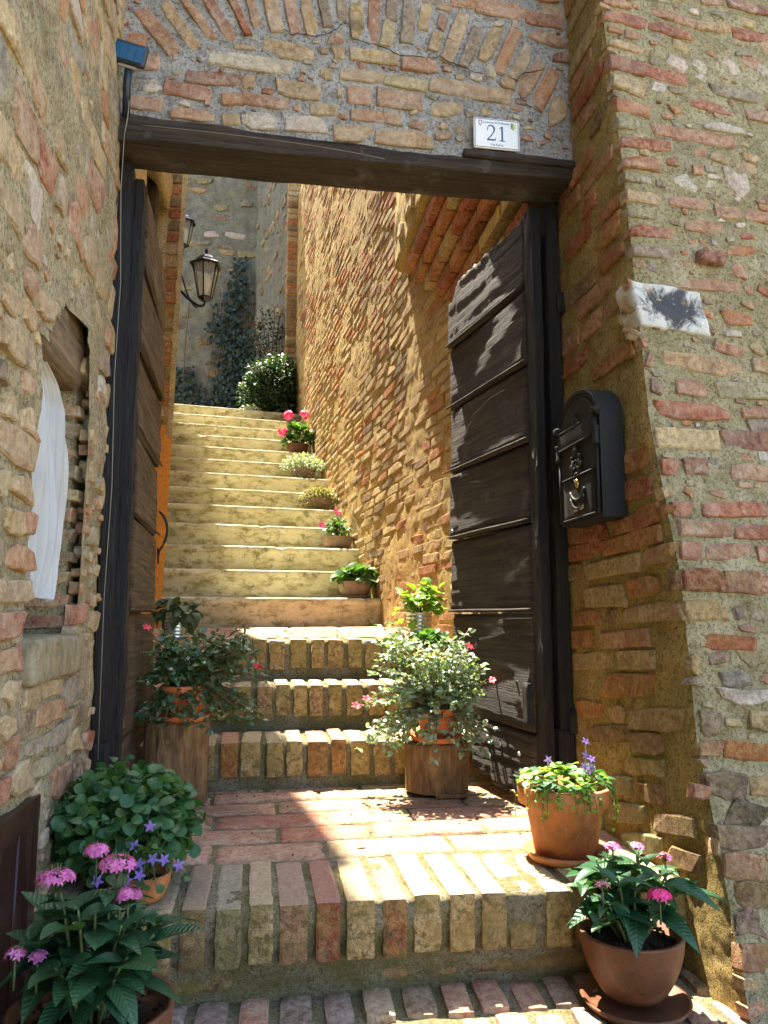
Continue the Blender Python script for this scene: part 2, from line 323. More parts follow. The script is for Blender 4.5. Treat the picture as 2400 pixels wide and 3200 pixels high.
MAT = dict(
    brick=m_brick('brick_worn', pale=(.60, .51, .39), wash=.26), brick_arch=m_brick('brick_arch', lime=.5, pale=(.62, .54, .43), wash=.40), brick_st=m_brick('brick_joined', 'tint', lime=.4), brick_step=m_brick('brick_step', moss=.62, lime=.3, clean_top=True), brick_rev=m_brick('brick_reveal', moss=.36, lime=.3),
    brick_pass=m_brick('brick_passage', lime=.30, moss=.12, bstr=.6), brick_dry=m_brick('brick_paving', lime=.4, bstr=.5, pale=(.56, .44, .34), wash=.35),
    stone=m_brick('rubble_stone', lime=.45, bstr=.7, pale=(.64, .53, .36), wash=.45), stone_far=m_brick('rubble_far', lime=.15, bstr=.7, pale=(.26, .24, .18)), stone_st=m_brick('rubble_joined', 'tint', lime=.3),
    mortar_grey=m_mortar('mortar_grey', (.44, .435, .43), (.57, .56, .545), stain=.5), mortar_warm=m_mortar('mortar_warm', (.45, .38, .21), (.60, .52, .33), moss=.34, stain=.4), mortar_left=m_mortar('mortar_left', (.53, .43, .24), (.66, .56, .36), moss=.15, stain=.45),
    mortar_yel=m_mortar('mortar_ochre', (.56, .37, .10), (.68, .48, .16), moss=.12, stain=.15), mortar_moss=m_mortar('mortar_mossy', (.30, .26, .17), (.42, .37, .25), moss=.7, stain=.45),
    mortar_rev=m_mortar('mortar_reveal', (.46, .31, .09), (.57, .42, .15), moss=.36, stain=.35),
    plaster_old=m_mortar('old_plaster', (.13, .128, .095), (.21, .205, .155), stain=.75, grit=.9), mortar_dark=m_mortar('mortar_dark', (.17, .165, .15), (.26, .25, .22), stain=.8),
    wood_door=m_wood('door_wood', (.014, .010, .007), (.070, .052, .034), (3, 3, 75), crack=.9, bstr=.9, worn=(.13, .105, .075)), wood_door_l=m_wood('door_wood_brown', (.040, .026, .013), (.19, .13, .068), (3, 3, 75), crack=.9, bstr=.9, worn=(.27, .20, .12)), wood_post=m_wood('post_wood', (.006, .0055, .006), (.022, .019, .018), (70, 70, 4), rough=.6, bstr=.8),
    wood_lintel=m_wood('lintel_wood', (.020, .014, .010), (.080, .055, .037), (2.2, 55, 55), crack=.95, bstr=1.0, worn=(.16, .155, .155)), wood_log=m_wood(warp=1.0, name='log_wood', dark=(.11, .060, .024), light=(.35, .21, .09), grain=(38, 38, 7), rough=.85, bstr=.8),
    wood_win=m_wood('window_lintel_wood', (.10, .065, .035), (.30, .21, .12), (70, 4, 70), rough=.85), wood_hatch=m_wood('hatch_wood', (.028, .011, .008), (.055, .022, .015), (60, 60, 4), rough=.35, bstr=.2),
    wood_frame=m_wood('frame_wood', (.035, .02, .012), (.09, .05, .03), (60, 60, 3)),
    iron=m_plain('black_iron', (.018, .019, .022), .38, .6, .3, .1, 60), box_metal=m_plain('mailbox_metal', (.016, .0165, .017), .62, 0.0, .3, .06, 90, .22), box_brass=m_plain('brass', (.45, .30, .11), .35, .9, .2, .05, 90),
    label_pink=m_plain('name_card', (.32, .22, .20), .5, 0, .1, .05), zinc=m_plain('zinc_bucket', (.55, .56, .54), .32, .85, .15, .05, 60),
    terra=m_plain('terracotta', (.44, .165, .055), .72, 0, .28, .2, 22, .3, dirt=(.22, .10, .05), bloom=(.50, .33, .22)), terra_red=m_plain('terracotta_red', (.55, .16, .055), .6, 0, .15, .1, 40, .3),
    clay=m_plain('dull_clay', (.21, .145, .10), .8, 0, .25, .2, 40, .2, dirt=(.28, .22, .14), bloom=(.36, .30, .22)), clay_dark=m_plain('dark_clay', (.135, .052, .022), .55, 0, .3, .2, 30, .35, dirt=(.075, .04, .022), bloom=(.19, .10, .055)),
    soil=m_plain('soil', (.045, .03, .02), .95, 0, .6, .9, 110, .1), ochre=m_plain('ochre_paint', (.62, .24, .045), .85, 0, .2, .4, 60, .2, dirt=(.52, .22, .05)),
    plas_yel=m_mortar('yellow_plaster', (.52, .40, .19), (.60, .48, .25), stain=.25, grit=.6), tile=m_plain('roof_tile', (.42, .22, .12), .85, 0, .3, .3, 30, .2),
    enamel=m_plain('enamel', (.74, .77, .79), .25, 0, .03, .02, 20), navy=m_plain('navy_print', (.03, .075, .17), .4, 0, .05, 0.0), crest_red=m_plain('crest_red', (.42, .10, .16), .5, 0, .1, 0), crest_green=m_plain('crest_green', (.16, .30, .12), .5, 0, .1, 0), crest_gold=m_plain('crest_gold', (.55, .48, .20), .5, 0, .1, 0),
    solar_case=m_plain('solar_case', (.012, .022, .034), .4, 0, .2, .05), solar_cell=m_plain('solar_cell', (.02, .11, .26), .18, .2, .12, .02, 30, .7), cable=m_plain('cable', (.24, .22, .17), .6, 0, .1, 0), cable_dark=m_plain('cable_dark', (.05, .045, .04), .7, 0, .1, 0),
    black=m_plain('black_void', (.006, .006, .007), .9, 0, .1, 0), white_trim=m_plain('white_plastic', (.7, .7, .66), .5, 0, .05, 0), bark_white=m_plain('bulb_glass', (.72, .72, .68), .3, 0, .05, .02),
    pink=m_leaf('petal_pink', (.60, .10, .40), (.82, .30, .60), .3, .6), pink_pale=m_leaf('petal_pale', (.66, .22, .36), (.74, .36, .42), .3, .6), red=m_leaf('petal_red', (.72, .015, .05), (.85, .05, .09), .3, .5), violet=m_leaf('petal_violet', (.22, .12, .55), (.32, .2, .68), .35, .6),
    magenta=m_leaf('petal_magenta', (.80, .04, .28), (.85, .10, .38), .3, .5), white_pet=m_leaf('petal_white', (.75, .75, .72), (.8, .8, .78), .3, .6),
    leaf_pent=m_leaf('pentas_leaf', (.016, .072, .034), (.050, .13, .048), .22, .38, False, .22), leaf_camp=m_leaf('bellflower_leaf', (.028, .105, .040), (.055, .145, .045), .28, .5, False), leaf_camp_st=m_leaf('bellflower_leaf_small', (.035, .115, .035), (.10, .20, .05), .35, .5),
    leaf_port=m_leaf('purslane_leaf', (.05, .11, .04), (.10, .17, .07), .28, .35, spec=.8), leaf_port_sunlit=m_leaf('purslane_leaf_sunlit', (.14, .22, .10), (.36, .44, .32), .28, .30, spec=1.0), leaf_step=m_leaf('pot_leaf', (.05, .13, .03), (.11, .20, .05), .35, .5), leaf_sed=m_leaf('sedum_leaf', (.15, .19, .04), (.32, .22, .06), .3, .6),  # short-log purslane is the same plant, sunlight put into its paler leaf colour
    leaf_silver=m_leaf('silver_leaf', (.30, .36, .26), (.42, .46, .34), .25, .6), leaf_bush=m_leaf('bush_leaf', (.018, .048, .016), (.07, .12, .035), .25, .45), leaf_ivy=m_leaf('ivy_leaf', (.008, .020, .010), (.022, .040, .016), .2, .5), leaf_dark=m_leaf('bucket_leaf', (.05, .085, .03), (.08, .11, .045), .25, .55),
    leaf_lime=m_leaf('lime_leaf', (.14, .26, .03), (.24, .36, .06), .4, .5), stem=m_plain('stem', (.10, .13, .045), .7, 0, .3, 0), stem_red=m_plain('stem_red', (.26, .12, .06), .6, 0, .3, 0), dry=m_plain('dry_leaf', (.42, .20, .07), .8, 0, .2, 0), twig=m_plain('twig', (.10, .07, .045), .9, 0, .3, 0),
)
def m_concrete():
    t = NT('stair_concrete'); n1 = t.noise(5, 6, .7); n2 = t.noise(60, 5, .7); n4 = t.noise(1.0, 7, .72, t.mapv(t.pos(), (9, 9, 22)))
    c = t.mix(t.ramp(n1, (.35, 0.0), (.65, 1.0)), (.45, .41, .26), (.61, .57, .40)); c = t.mix(t.ramp(n4, (.47, 0.0), (.64, .85)), c, (.19, .165, .05)); c = t.mix(t.ramp(t.noise(14, 6, .75), (.55, 0.0), (.64, .7)), c, (.10, .088, .05))
    return t.fin(c, .9, t.bump(n2, .4, .004), spec=.2)
MAT['concrete'] = m_concrete()
def m_curtain():
    t = NT('sheer_curtain'); g = t.n('ShaderNodeSeparateXYZ'); t.l(t.gen(), g.inputs[0]); w = t.math('SINE', t.math('MULTIPLY', g.outputs[2], 900.0))
    t.fin(t.mix(t.ramp(t.noise(8, 4, .6), (.35, 0.0), (.65, 1.0)), (.62, .64, .66), (.74, .73, .68)), .9, t.bump(w, .15, .001), spec=.1)
    tr = t.n('ShaderNodeBsdfTranslucent'); tr.inputs[0].default_value = (.7, .72, .72, 1); tp = t.n('ShaderNodeBsdfTransparent')
    a = t.n('ShaderNodeMixShader'); a.inputs[0].default_value = .35; t.l(t.b.outputs[0], a.inputs[1]); t.l(tr.outputs[0], a.inputs[2])
    b = t.n('ShaderNodeMixShader'); b.inputs[0].default_value = .10; t.l(a.outputs[0], b.inputs[1]); t.l(tp.outputs[0], b.inputs[2]); t.l(b.outputs[0], t.out.inputs[0]); return t.m
MAT['curtain'] = m_curtain()
def m_glass():
    t = NT('lantern_glass'); t.fin((.8, .82, .78), .12, None, 0, .5); tp = t.n('ShaderNodeBsdfTransparent'); tp.inputs[0].default_value = (.85, .86, .8, 1)
    b = t.n('ShaderNodeMixShader'); b.inputs[0].default_value = .75; t.l(t.b.outputs[0], b.inputs[1]); t.l(tp.outputs[0], b.inputs[2]); t.l(b.outputs[0], t.out.inputs[0]); return t.m
MAT['glass'] = m_glass()
def m_bigstone():
    t = NT('white_black_stone'); n1 = t.noise(11, 8, .78, dist=.8); g = t.n('ShaderNodeVectorMath', operation='LENGTH'); t.l(t.mapv(t.obj(), (9.5, 1, 17)), g.inputs[0])
    f = t.math('ADD', g.outputs['Value'], t.math('MULTIPLY', t.math('SUBTRACT', n1, .5), 4.2)); c = t.mix(t.ramp(t.math('MULTIPLY', f, .5), (.30, 1.0), (.52, 0.0)), (.50, .49, .46), (.05, .052, .058)); c = t.mix(t.ramp(t.noise(14, 5, .6), (.6, 0.0), (.7, .8)), c, (.33, .23, .10)); c = t.mix(t.ramp(t.noise(40, 3, .6), (.66, 0.0), (.7, .8)), c, (.7, .72, .74))
    return t.fin(c, .8, t.bump(t.noise(40, 6, .7), .8, .006), spec=.3)
MAT['bigstone'] = m_bigstone()
# ------------------------------------------------------------------ shared brick blocks for steps and paving (two or more faces show)
_bv = {}
def block(parent, c, size, color, mat, fam, rot=0.0, name='brick', tilt=0.0):
    n, nn, r, amp, fr = dict(row=((.058, .27, .14), (7, 14, 12), .0065, .0048, 30), pave=((.28, .14, .05), (10, 6, 3), .008, .0022, 20), base=((.25, .10, .05), (10, 4, 4), .010, .004, 24), low=((.065, .13, .05), (4, 6, 3), .010, .003, 30))[fam]
    q = random.randrange(8); key = (fam, q, mat.name)
    if key not in _bv:
        V, F = rblock(*n, *nn, r, amp, fr, q + 3); _bv[key] = mk(name, V, F, fam == 'pave'); _bv[key].materials.append(mat)
    M = Matrix.Translation(Vector(c)) @ Matrix.Rotation(rot, 4, 'Z') @ Matrix.Rotation(tilt, 4, 'X') @ Matrix.Diagonal((size[0] / n[0], size[1] / n[1], size[2] / n[2], 1))
    return put(name, _bv[key], None, parent, M, color)
def wide(vals, z0, z1): return np.linspace(z0, z1, max(2, int(abs(z1 - z0) / vals) + 1))

# ground far around, the street slopes away below the viewer
gnd = tag(put('ground', mk('ground', [(-300, -300, -1.25), (300, -300, -1.25), (300, 300, -1.25), (-300, 300, -1.25)], [(0, 1, 2, 3)]), MAT['mortar_warm']), kind='structure')
def street_z(y): return np.interp(y, [-6, -1.5, .9, 1.9], [-1.2, -.95, -.205, -.178])
st = tag(sheet('street', lambda u, v: np.stack([u, v, street_z(v) - .006], 1), wide(.03, -.6, 3.4), np.concatenate([wide(.25, -6, .6), wide(.02, .62, 1.8)]), MAT['mortar_moss'], None, (0, 0, 1), .006, 12, 3), kind='structure')
y = 1.655; row = 0
while y > .95:
    ln = .125 + random.uniform(-.006, .006); x = -.42 + random.uniform(0, .05)
    while x < 1.5:
        w = random.uniform(.052, .066); cy = y - ln / 2 + random.uniform(-.006, .006)
        if not (x < -.38 and cy > 1.0):
            block(st, (x + w / 2, cy, street_z(cy) - .021 + random.uniform(-.004, .004)), (w, ln, .05), pc(random.choice('gptkgyp'), .2), MAT['brick_dry'], 'low', random.uniform(-.05, .05) - .06, tilt=random.uniform(-.02, .02))
        x += w + random.uniform(.012, .022)
    y -= ln + .018; row += 1

# entrance platform: brick-on-edge nosing, tile bricks behind it
pf = put('entrance_platform', None, M=Matrix.Translation((.24, 1.66, -.18))); tag(pf, kind='structure')
V, F = rblock(1.5, 1.09, .235, 120, 70, 20, .008, .006, 22, 5); V = V + np.array([.24, 2.156, -.1225]); V[:, 1] += np.clip(-.05 - V[:, 2], 0, .14) * .26 * (V[:, 1] < 1.8); MB().add(V, F).build('mortar_bed', MAT['mortar_moss'], pf)
x = -.41; cols = 'tylyklypyyoyyytyylyyoy'; k = 0
while x < .93:
    w = random.uniform(.049, .060); c = cols[k % len(cols)]
    if abs(x - .13) < .035: c = 'r'
    dz = random.uniform(-.004, .003); dy = random.uniform(-.006, .006)
    if abs(x - .5) < .03: dz, dy = -.004, .010                                # the chipped brick near the pot
    block(pf, (x + w / 2, 1.742 + dy, -.056 + dz), (w, .275, .112), pc(c, .15), MAT['brick_step'], 'row', random.uniform(-.015, .015))
    x += w + random.uniform(.008, .015); k += 1
x = -.40
while x < .95:
    w = random.uniform(.17, .26)
    block(pf, (x + w / 2, 1.684 + random.uniform(-.006, .006), -.146), (w, .10, .040), pc(random.choice('kpdrkt'), .2), MAT['brick_step'], 'base', random.uniform(-.01, .01)); x += w + random.uniform(.01, .02)
rows = [(1.888, [-.42, -.105, .165, .475, .76, .95]), (2.035, [-.42, -.20, .052, .30, .60, .90, .95]), (2.180, [-.45, -.12, .20, .43, .72, .95]), (2.326, [-.42, -.30, .055, .33, .62, .95]), (2.470, [-.45, -.14, .19, .50, .78, .95]), (2.600, [-.42, -.3, .02, .33, .62, .95])]
for r_, (y0, js) in enumerate(rows):
    y1 = rows[r_ + 1][0] if r_ + 1 < len(rows) else 2.70
    for a, b in zip(js[:-1], js[1:]):
        c = random.choice('rpp') if (a + b) / 2 < .22 else random.choice('ppty')
        block(pf, ((a + b) / 2, (y0 + y1) / 2, -.024 + random.uniform(-.003, .002)), (b - a - .008, y1 - y0 - .008, .05), pc(c, .15), MAT['brick_dry'], 'pave', random.uniform(-.008, .008))

# three brick steps up to the landing
def brick_step(yf, zt, zb, depth, x0, x1, face, seed, top_rows=0, slope=0.0):
    s = put('brick_step', None, M=Matrix.Translation((.24, yf, zb))); tag(s, kind='structure')
    V, F = rblock(x1 - x0 + .02, depth, zt - zb + .052, 90, 20, 12, .012, .006, 22, seed); V = V + np.array([(x0 + x1) / 2, yf + depth / 2 + .006, (zt + zb) / 2 - .032]); V[:, 2] += np.clip((V[:, 1] - yf - .2), 0, None) * slope * (V[:, 2] > (zt + zb) / 2)
    MB().add(V, F).build('mortar_bed', MAT['mortar_moss'], s)
    x = x0
    while x < x1:
        w = random.uniform(.050, .072)
        block(s, (x + w / 2, yf + .115 + random.uniform(-.008, .008), zt - face / 2 + random.uniform(-.005, .004)), (w, .25, face), pc(random.choice('yoyytytyy'), .15), MAT['brick_step'], 'row', random.uniform(-.03, .03))
        x += w + random.uniform(.010, .020)
    x = x0 + .03
    while x < x1:
        w = random.uniform(.13, .22)
        block(s, (x + w / 2, yf + .06, zb + .018), (w, .08, .034), pc(random.choice('ktlg'), .2), MAT['brick_step'], 'base', 0); x += w + .015
    return s
brick_step(2.635, .150, 0.0, .42, -.50, .95, .112, 1)
brick_step(2.935, .305, .150, .42, -.50, .95, .115, 2)
ld = brick_step(3.235, .463, .305, 1.4, -.56, .95, .118, 3, slope=.031)
for r_ in range(6):
    y0 = 3.50 + r_ * .165; x = -.56 - random.uniform(0, .2)
    while x < .85:
        w = random.uniform(.24, .32); cy = y0 + .08
        block(ld, (x + w / 2, cy, .463 + (cy - 3.42) * .031 - .021), (w - .01, .157, .05), pc(random.choice('pptr'), .15), MAT['brick_dry'], 'pave', random.uniform(-.008, .008), tilt=.031); x += w

# the concrete flight
RD = np.array([math.cos(math.radians(9.6)), math.sin(math.radians(9.6))]); HD = np.array([-RD[1], RD[0]])
def wall_x(Y): return .71 - .098 * (Y - 4.37)
def stair_c(k): return np.array([-.02, 4.43 + .304 * (k - 1)]), .665 + .1717 * (k - 1)
for k in range(1, 14):
    c, zt = stair_c(k); zb = zt - .1717 - (0 if k > 1 else .02)
    dep = .45 if k < 13 else 2.9
    V = []; nx = 150; lx, rx = -1.35, 1.05
    prof = [(.014, zb - .02), (.014, zt - .046), (.005, zt - .042), (-.002, zt - .036), (-.004, zt - .018)] + [(-.004 + .016 * (1 - math.cos(q)), zt - .018 + .018 * math.sin(q)) for q in np.linspace(.25, 1.57, 6)] + [(.12, zt), (dep, zt), (dep, zb - .02)]
    m = len(prof)
    for i in range(nx + 1):
        s = lx + (rx - lx) * i / nx
        for d, z in prof: V.append((c[0] + RD[0] * s + HD[0] * d, c[1] + RD[1] * s + HD[1] * d, z))
    V = np.array(V); ns = np.clip((V[:, 2] - (zt - .05)) / .02, 0, 1) * (V[:, 2] < zt + .01); ch = np.clip(fbm(V * np.array([14, 14, 5]) + k * 3.3, 3, k + 5) - .28, 0, 1) * .05; V += np.array([0, 1, 1]) * (.0025 * fbm(V * 9, 3, k))[:, None] * .8; V[:, 1] += ns * ch; V[:, 2] -= ns * ch * .5
    F = [(i * m + j, (i + 1) * m + j, (i + 1) * m + j + 1, i * m + j + 1) for i in range(nx) for j in range(m - 1)]
    me = mk('concrete_step', V, F, True)
    tag(put('concrete_step', me, MAT['concrete']), kind='structure')

# ------------------------------------------------------------------ right street wall: battered face and door reveal
ZC = [-.6, -.2, .1, .3, .64, 1.03, 1.76, 2.28, 3.2, 5.0]; YC = [1.33, 1.40, 1.475, 1.535, 1.565, 1.67, 1.75, 1.83, 1.93, 2.05]
def Yc(z): return np.interp(z, ZC, YC)
rw = thing('street_wall', (1.2, 1.7, -.2), 'battered wall of red and tan bricks and rubble in sandy mortar, with mailbox', 'wall')
def rw_fn(s, z):
    yc = Yc(z); cr = .018
    x = .9 + np.maximum(s, 0); Y = np.where(s < 0, yc - s, yc + .12 * s); e = np.exp(-(s / cr) ** 2) * cr * .5
    return np.stack([x + e * .7, Y + e * .7, z], 1)
def rw_n(s, z):
    f = np.clip(s / .03 * .5 + .5, 0, 1)[:, None]; n = (1 - f) * np.array([[-1., 0, 0]]) + f * np.array([[.12, -1., .12]]); return n / np.linalg.norm(n, axis=1, keepdims=True)
rs_s = np.concatenate([wide(.0075, -.80, 0), wide(.0075, .0075, .62), wide(.06, .66, 3.0)]); rs_z = np.concatenate([wide(.0078, -.45, 2.5), wide(.06, 2.55, 4.6)])
sheet('mortar_face', rw_fn, rs_s[rs_s > -.004], rs_z, MAT['mortar_warm'], rw, rw_n, .0055, 24, 21, amp2=.004, freq2=5)
sheet('mortar_reveal', rw_fn, rs_s[rs_s < .004], rs_z, MAT['mortar_rev'], rw, rw_n, .0055, 24, 21, amp2=.004, freq2=5)
cz = np.array(ZC); V = []; F = []
for z, y_ in zip(ZC, YC):
    V += [(.925, y_ + .03, z), (4.0, y_ + .03 + .36, z), (4.0, 2.9, z), (.925, 2.9, z)]
for i in range(len(ZC) - 1):
    for j in range(4): F.append((i * 4 + j, i * 4 + (j + 1) % 4, i * 4 + 4 + (j + 1) % 4, i * 4 + 4 + j))
F += [(0, 3, 2, 1), tuple(len(V) - 4 + j for j in range(4))]
put('core', mk('core', V, F, False), MAT['mortar_warm'], rw)
def face_pt(x, y):
    Y = 1.7
    for _ in range(8):
        p = atY(x, y, Y); Y = float(Yc(p[2]) + .12 * (p[0] - .9))
    return atY(x, y, Y)
rev = lambda x, y: atX(x, y, .9)
TK = {}
def traced(parent, cv, hit, nrm, lst, mat, proud=(.004, .009), depth=.028, kind='brick'):
    for (x0, y0, x1, y1, t, c) in lst:
        kd = kind
        if c.isupper(): kd = 'stone'; c = c.lower()
        a = hit(*cv(x0, y0)); b = hit(*cv(x1, y1))
        if hit is face_pt and a[0] < .906: a = a + (b - a) * (.906 - a[0]) / max(b[0] - a[0], .01)
        if hit is rev and b[1] < Yc(b[2]) + .008: b = b + (a - b) * (Yc(b[2]) + .008 - b[1]) / max(a[1] - b[1], .01)
        m = (a + b) / 2; ln = np.linalg.norm(b - a)
        sc = cv(0, 1)[1] - cv(0, 0)[1]; w = float((m - _c) @ _f); h = t * sc * w / PXF
        if abs(y1 - y0) > abs(x1 - x0) * 1.5 and kd == 'brick': h *= .98
        piece(parent, m, b - a, nrm(m), ln * 1.05, h * 1.17, depth, pc(c), mat, kd, random.uniform(*proud)); e_ = (b - a) / 2; aa, bb = (1, 2) if hit is rev else (0, 2); TK.setdefault((parent.name, hit is rev), []).append((m[aa], m[bb], abs(e_[aa]) + h * .5 * abs(e_[2]) / max(ln / 2, .001), max(h / 2, abs(e_[2]))))
c3 = lambda x, y: (1700 + x * .42194, y * .42194)
c4 = lambda x, y: (1700 + x * .42194, 850 + y * .42194)
c9 = lambda x, y: (1700 + x * .49716, 1500 + y * .49716)
fn = lambda p: (.12, -1, .12)
traced(rw, c3, face_pt, fn, [(430, 10, 630, 40, 70, 'p'), (425, 108, 760, 185, 88, 'r'), (765, 187, 1085, 265, 88, 'r'), (790, 80, 1120, 190, 70, 'p'), (1125, 190, 1385, 232, 62, 't'), (1360, 20, 1660, 90, 72, 'd'), (1400, 240, 1700, 305, 84, 'r'),
    (425, 438, 740, 520, 108, 'd'), (742, 520, 1055, 605, 105, 'r'), (440, 565, 750, 680, 128, 't'), (470, 755, 770, 830, 98, 'o'), (480, 900, 720, 935, 92, 'l'), (500, 1030, 930, 1100, 92, 'r'), (530, 1180, 845, 1240, 86, 'o'), (810, 960, 1400, 1060, 95, 'p'),
    (570, 1300, 790, 1350, 62, 'l'), (590, 1440, 880, 1482, 84, 't'), (600, 1560, 830, 1590, 82, 'l'), (620, 1700, 970, 1740, 84, 'r'), (640, 1850, 960, 1890, 84, 'g'), (1040, 750, 1385, 830, 84, 'r'), (1230, 660, 1580, 742, 76, 's'), (1500, 850, 1720, 885, 84, 'p'),
    (920, 1480, 1200, 1530, 82, 'p'), (1260, 1560, 1450, 1590, 92, 'p'), (1480, 1590, 1650, 1620, 84, 'p'), (1040, 1660, 1310, 1700, 92, 'p'), (1380, 2000, 1490, 2030, 92, 'p'), (1450, 1750, 1550, 1762, 52, 'r'), (1350, 1850, 1590, 1880, 80, 'o'), (900, 1200, 980, 1212, 52, 'r'),
    (940, 1340, 1122, 1350, 118, 'W'), (1340, 1340, 1522, 1372, 185, 'W'), (920, 425, 1050, 520, 95, 'W'), (1075, 450, 1220, 545, 90, 'W'), (1330, 505, 1455, 520, 120, 'W'), (1580, 510, 1680, 560, 80, 'W'), (1170, 925, 1475, 980, 72, 'W'), (1200, 1315, 1295, 1322, 34, 'W'),
    (1000, 2090, 1450, 2135, 84, 'p'), (1560, 1480, 1700, 1490, 62, 'k'), (1410, 400, 1520, 410, 42, 'S'), (480, 310, 740, 390, 60, 't'), (600, 250, 720, 280, 60, 'p'), (1160, 10, 1330, 25, 50, 'p'), (1225, 95, 1380, 135, 60, 'S'), (1440, 160, 1560, 190, 70, 'y'), (780, 320, 830, 330, 30, 'R'), (1460, 1170, 1590, 1190, 60, 'T'), (1600, 1980, 1680, 2010, 80, 'L'), (700, 1130, 770, 1145, 40, 'T'), (870, 860, 950, 870, 40, 'p')], MAT['brick'])
piece(rw, face_pt(*c3(1215, 1930)), (1, .1, -.03), (.12, -1, .12), .088, .040, .08, pc('d'), MAT['brick'], 'brick', .028)
traced(rw, c4, face_pt, fn, [(1305, 330, 1530, 370, 105, 'O'), (1260, 540, 1470, 612, 76, 'p'), (1515, 560, 1625, 565, 95, 'Y'), (880, 650, 1485, 735, 112, 't'), (980, 850, 1205, 882, 112, 'p'), (790, 850, 888, 862, 104, 'g'), (1270, 875, 1720, 890, 110, 'l'), (830, 1012, 1390, 1052, 112, 'r'),
    (840, 1225, 1292, 1252, 138, 'y'), (1320, 1242, 1720, 1265, 132, 'd'), (1510, 1142, 1720, 1155, 92, 'g'), (870, 1440, 992, 1455, 104, 'r'), (1030, 1440, 1200, 1448, 112, 'd'), (1380, 1475, 1720, 1500, 112, 'p'), (950, 1755, 1102, 1760, 96, 'r'), (1175, 1756, 1632, 1766, 98, 'r'), (1470, 1040, 1720, 1045, 72, 'p'),
    (1000, 1898, 1402, 1908, 108, 'p'), (1412, 1928, 1720, 1935, 100, 'r'), (1010, 2060, 1172, 2068, 118, 'r'), (1195, 2070, 1545, 2082, 112, 'p'), (1580, 2090, 1740, 2100, 110, 'r'), (1340, 455, 1450, 465, 45, 'W'), (1580, 120, 1680, 180, 50, 'r'), (1450, 235, 1550, 255, 50, 'T'), (720, 470, 750, 560, 40, 'p'), (760, 640, 800, 660, 100, 'p'), (1545, 690, 1720, 720, 100, 't'), (1210, 1630, 1360, 1650, 60, 'P'), (1040, 1610, 1100, 1660, 40, 'o'), (1480, 130, 1540, 140, 50, 'P')], MAT['brick'])
V, F = rblock(.200, .07, .122, 36, 8, 26, .005, .008, 26, 37); V[:, 2] += -.05 * V[:, 0]; V[:, 0] += -.12 * V[:, 2]; pb = face_pt(*c4(925, 282)); big = put('stone', mk('stone', V, F), MAT['bigstone'], rw, Matrix.Translation((float(pb[0]), float(pb[1]) + .029, float(pb[2]))) @ Matrix.Rotation(.11, 4, 'Z') @ Matrix.Rotation(-.11, 4, 'X'))
big['label'] = 'large white stone blotched with black'
traced(rw, c9, face_pt, fn, [(880, 622, 1140, 640, 128, 'd'), (1142, 640, 1420, 655, 128, 'p'), (890, 812, 1152, 822, 118, 't'), (970, 1012, 1330, 1030, 82, 'r'), (880, 1160, 1000, 1172, 100, 'T'), (1090, 1358, 1430, 1362, 84, 'W'), (980, 1522, 1105, 1540, 130, 'g'), (1290, 1502, 1440, 1530, 104, 't'), (890, 1690, 1130, 1682, 84, 'p'), (1130, 1690, 1450, 1722, 92, 'o'),
    (1010, 1912, 1270, 1930, 138, 'G'), (1290, 1922, 1450, 1932, 104, 't'), (830, 1930, 940, 1952, 80, 'p'), (1110, 2085, 1450, 2092, 160, 'B'), (1100, 1250, 1300, 1262, 90, 'S'), (1200, 1100, 1420, 1120, 100, 'L'), (1090, 2240, 1420, 2260, 130, 'G'), (1060, 2420, 1380, 2440, 140, 'p'), (1200, 2600, 1430, 2610, 140, 'k'), (1100, 2780, 1400, 2790, 140, 'G'), (1150, 3000, 1420, 3010, 140, 'p'), (1000, 2300, 1080, 2310, 90, 'T')], MAT['brick_rev'])
rn = lambda p: (-1, 0, 0)
traced(rw, c9, rev, rn, [(130, 362, 405, 312, 96, 'r'), (440, 302, 800, 205, 82, 'r'), (100, 482, 355, 424, 92, 'r'), (370, 432, 730, 332, 96, 'o'), (620, 492, 840, 432, 92, 'p'), (270, 580, 600, 512, 92, 't'), (110, 592, 240, 572, 84, 'k'), (530, 690, 736, 652, 100, 'o'), (260, 742, 512, 722, 112, 't'), (775, 642, 872, 625, 108, 'k'),
    (500, 850, 885, 822, 100, 't'), (200, 872, 370, 862, 84, 'o'), (380, 862, 466, 852, 84, 'k'), (370, 1012, 662, 992, 92, 'p'), (190, 1002, 312, 992, 92, 'o'), (190, 1142, 432, 1132, 100, 't'), (480, 1132, 692, 1132, 100, 't'), (360, 1302, 700, 1292, 126, 'o'), (210, 1442, 382, 1442, 92, 'o'), (410, 1472, 516, 1472, 84, 'T'), (550, 1502, 880, 1512, 122, 't'),
    (260, 1592, 550, 1602, 92, 'k'), (560, 1652, 752, 1662, 112, 'p'), (500, 1792, 752, 1812, 92, 'y'), (400, 1902, 562, 1932, 102, 'l'), (600, 1960, 800, 1990, 100, 'k'), (420, 2080, 640, 2110, 100, 'l'), (700, 2140, 960, 2190, 110, 'k'), (500, 2260, 760, 2310, 110, 'l'), (780, 2360, 1000, 2420, 110, 'k'), (600, 2480, 860, 2540, 120, 'l')], MAT['brick_rev'], (.005, .010))
z = .80; rr = 0
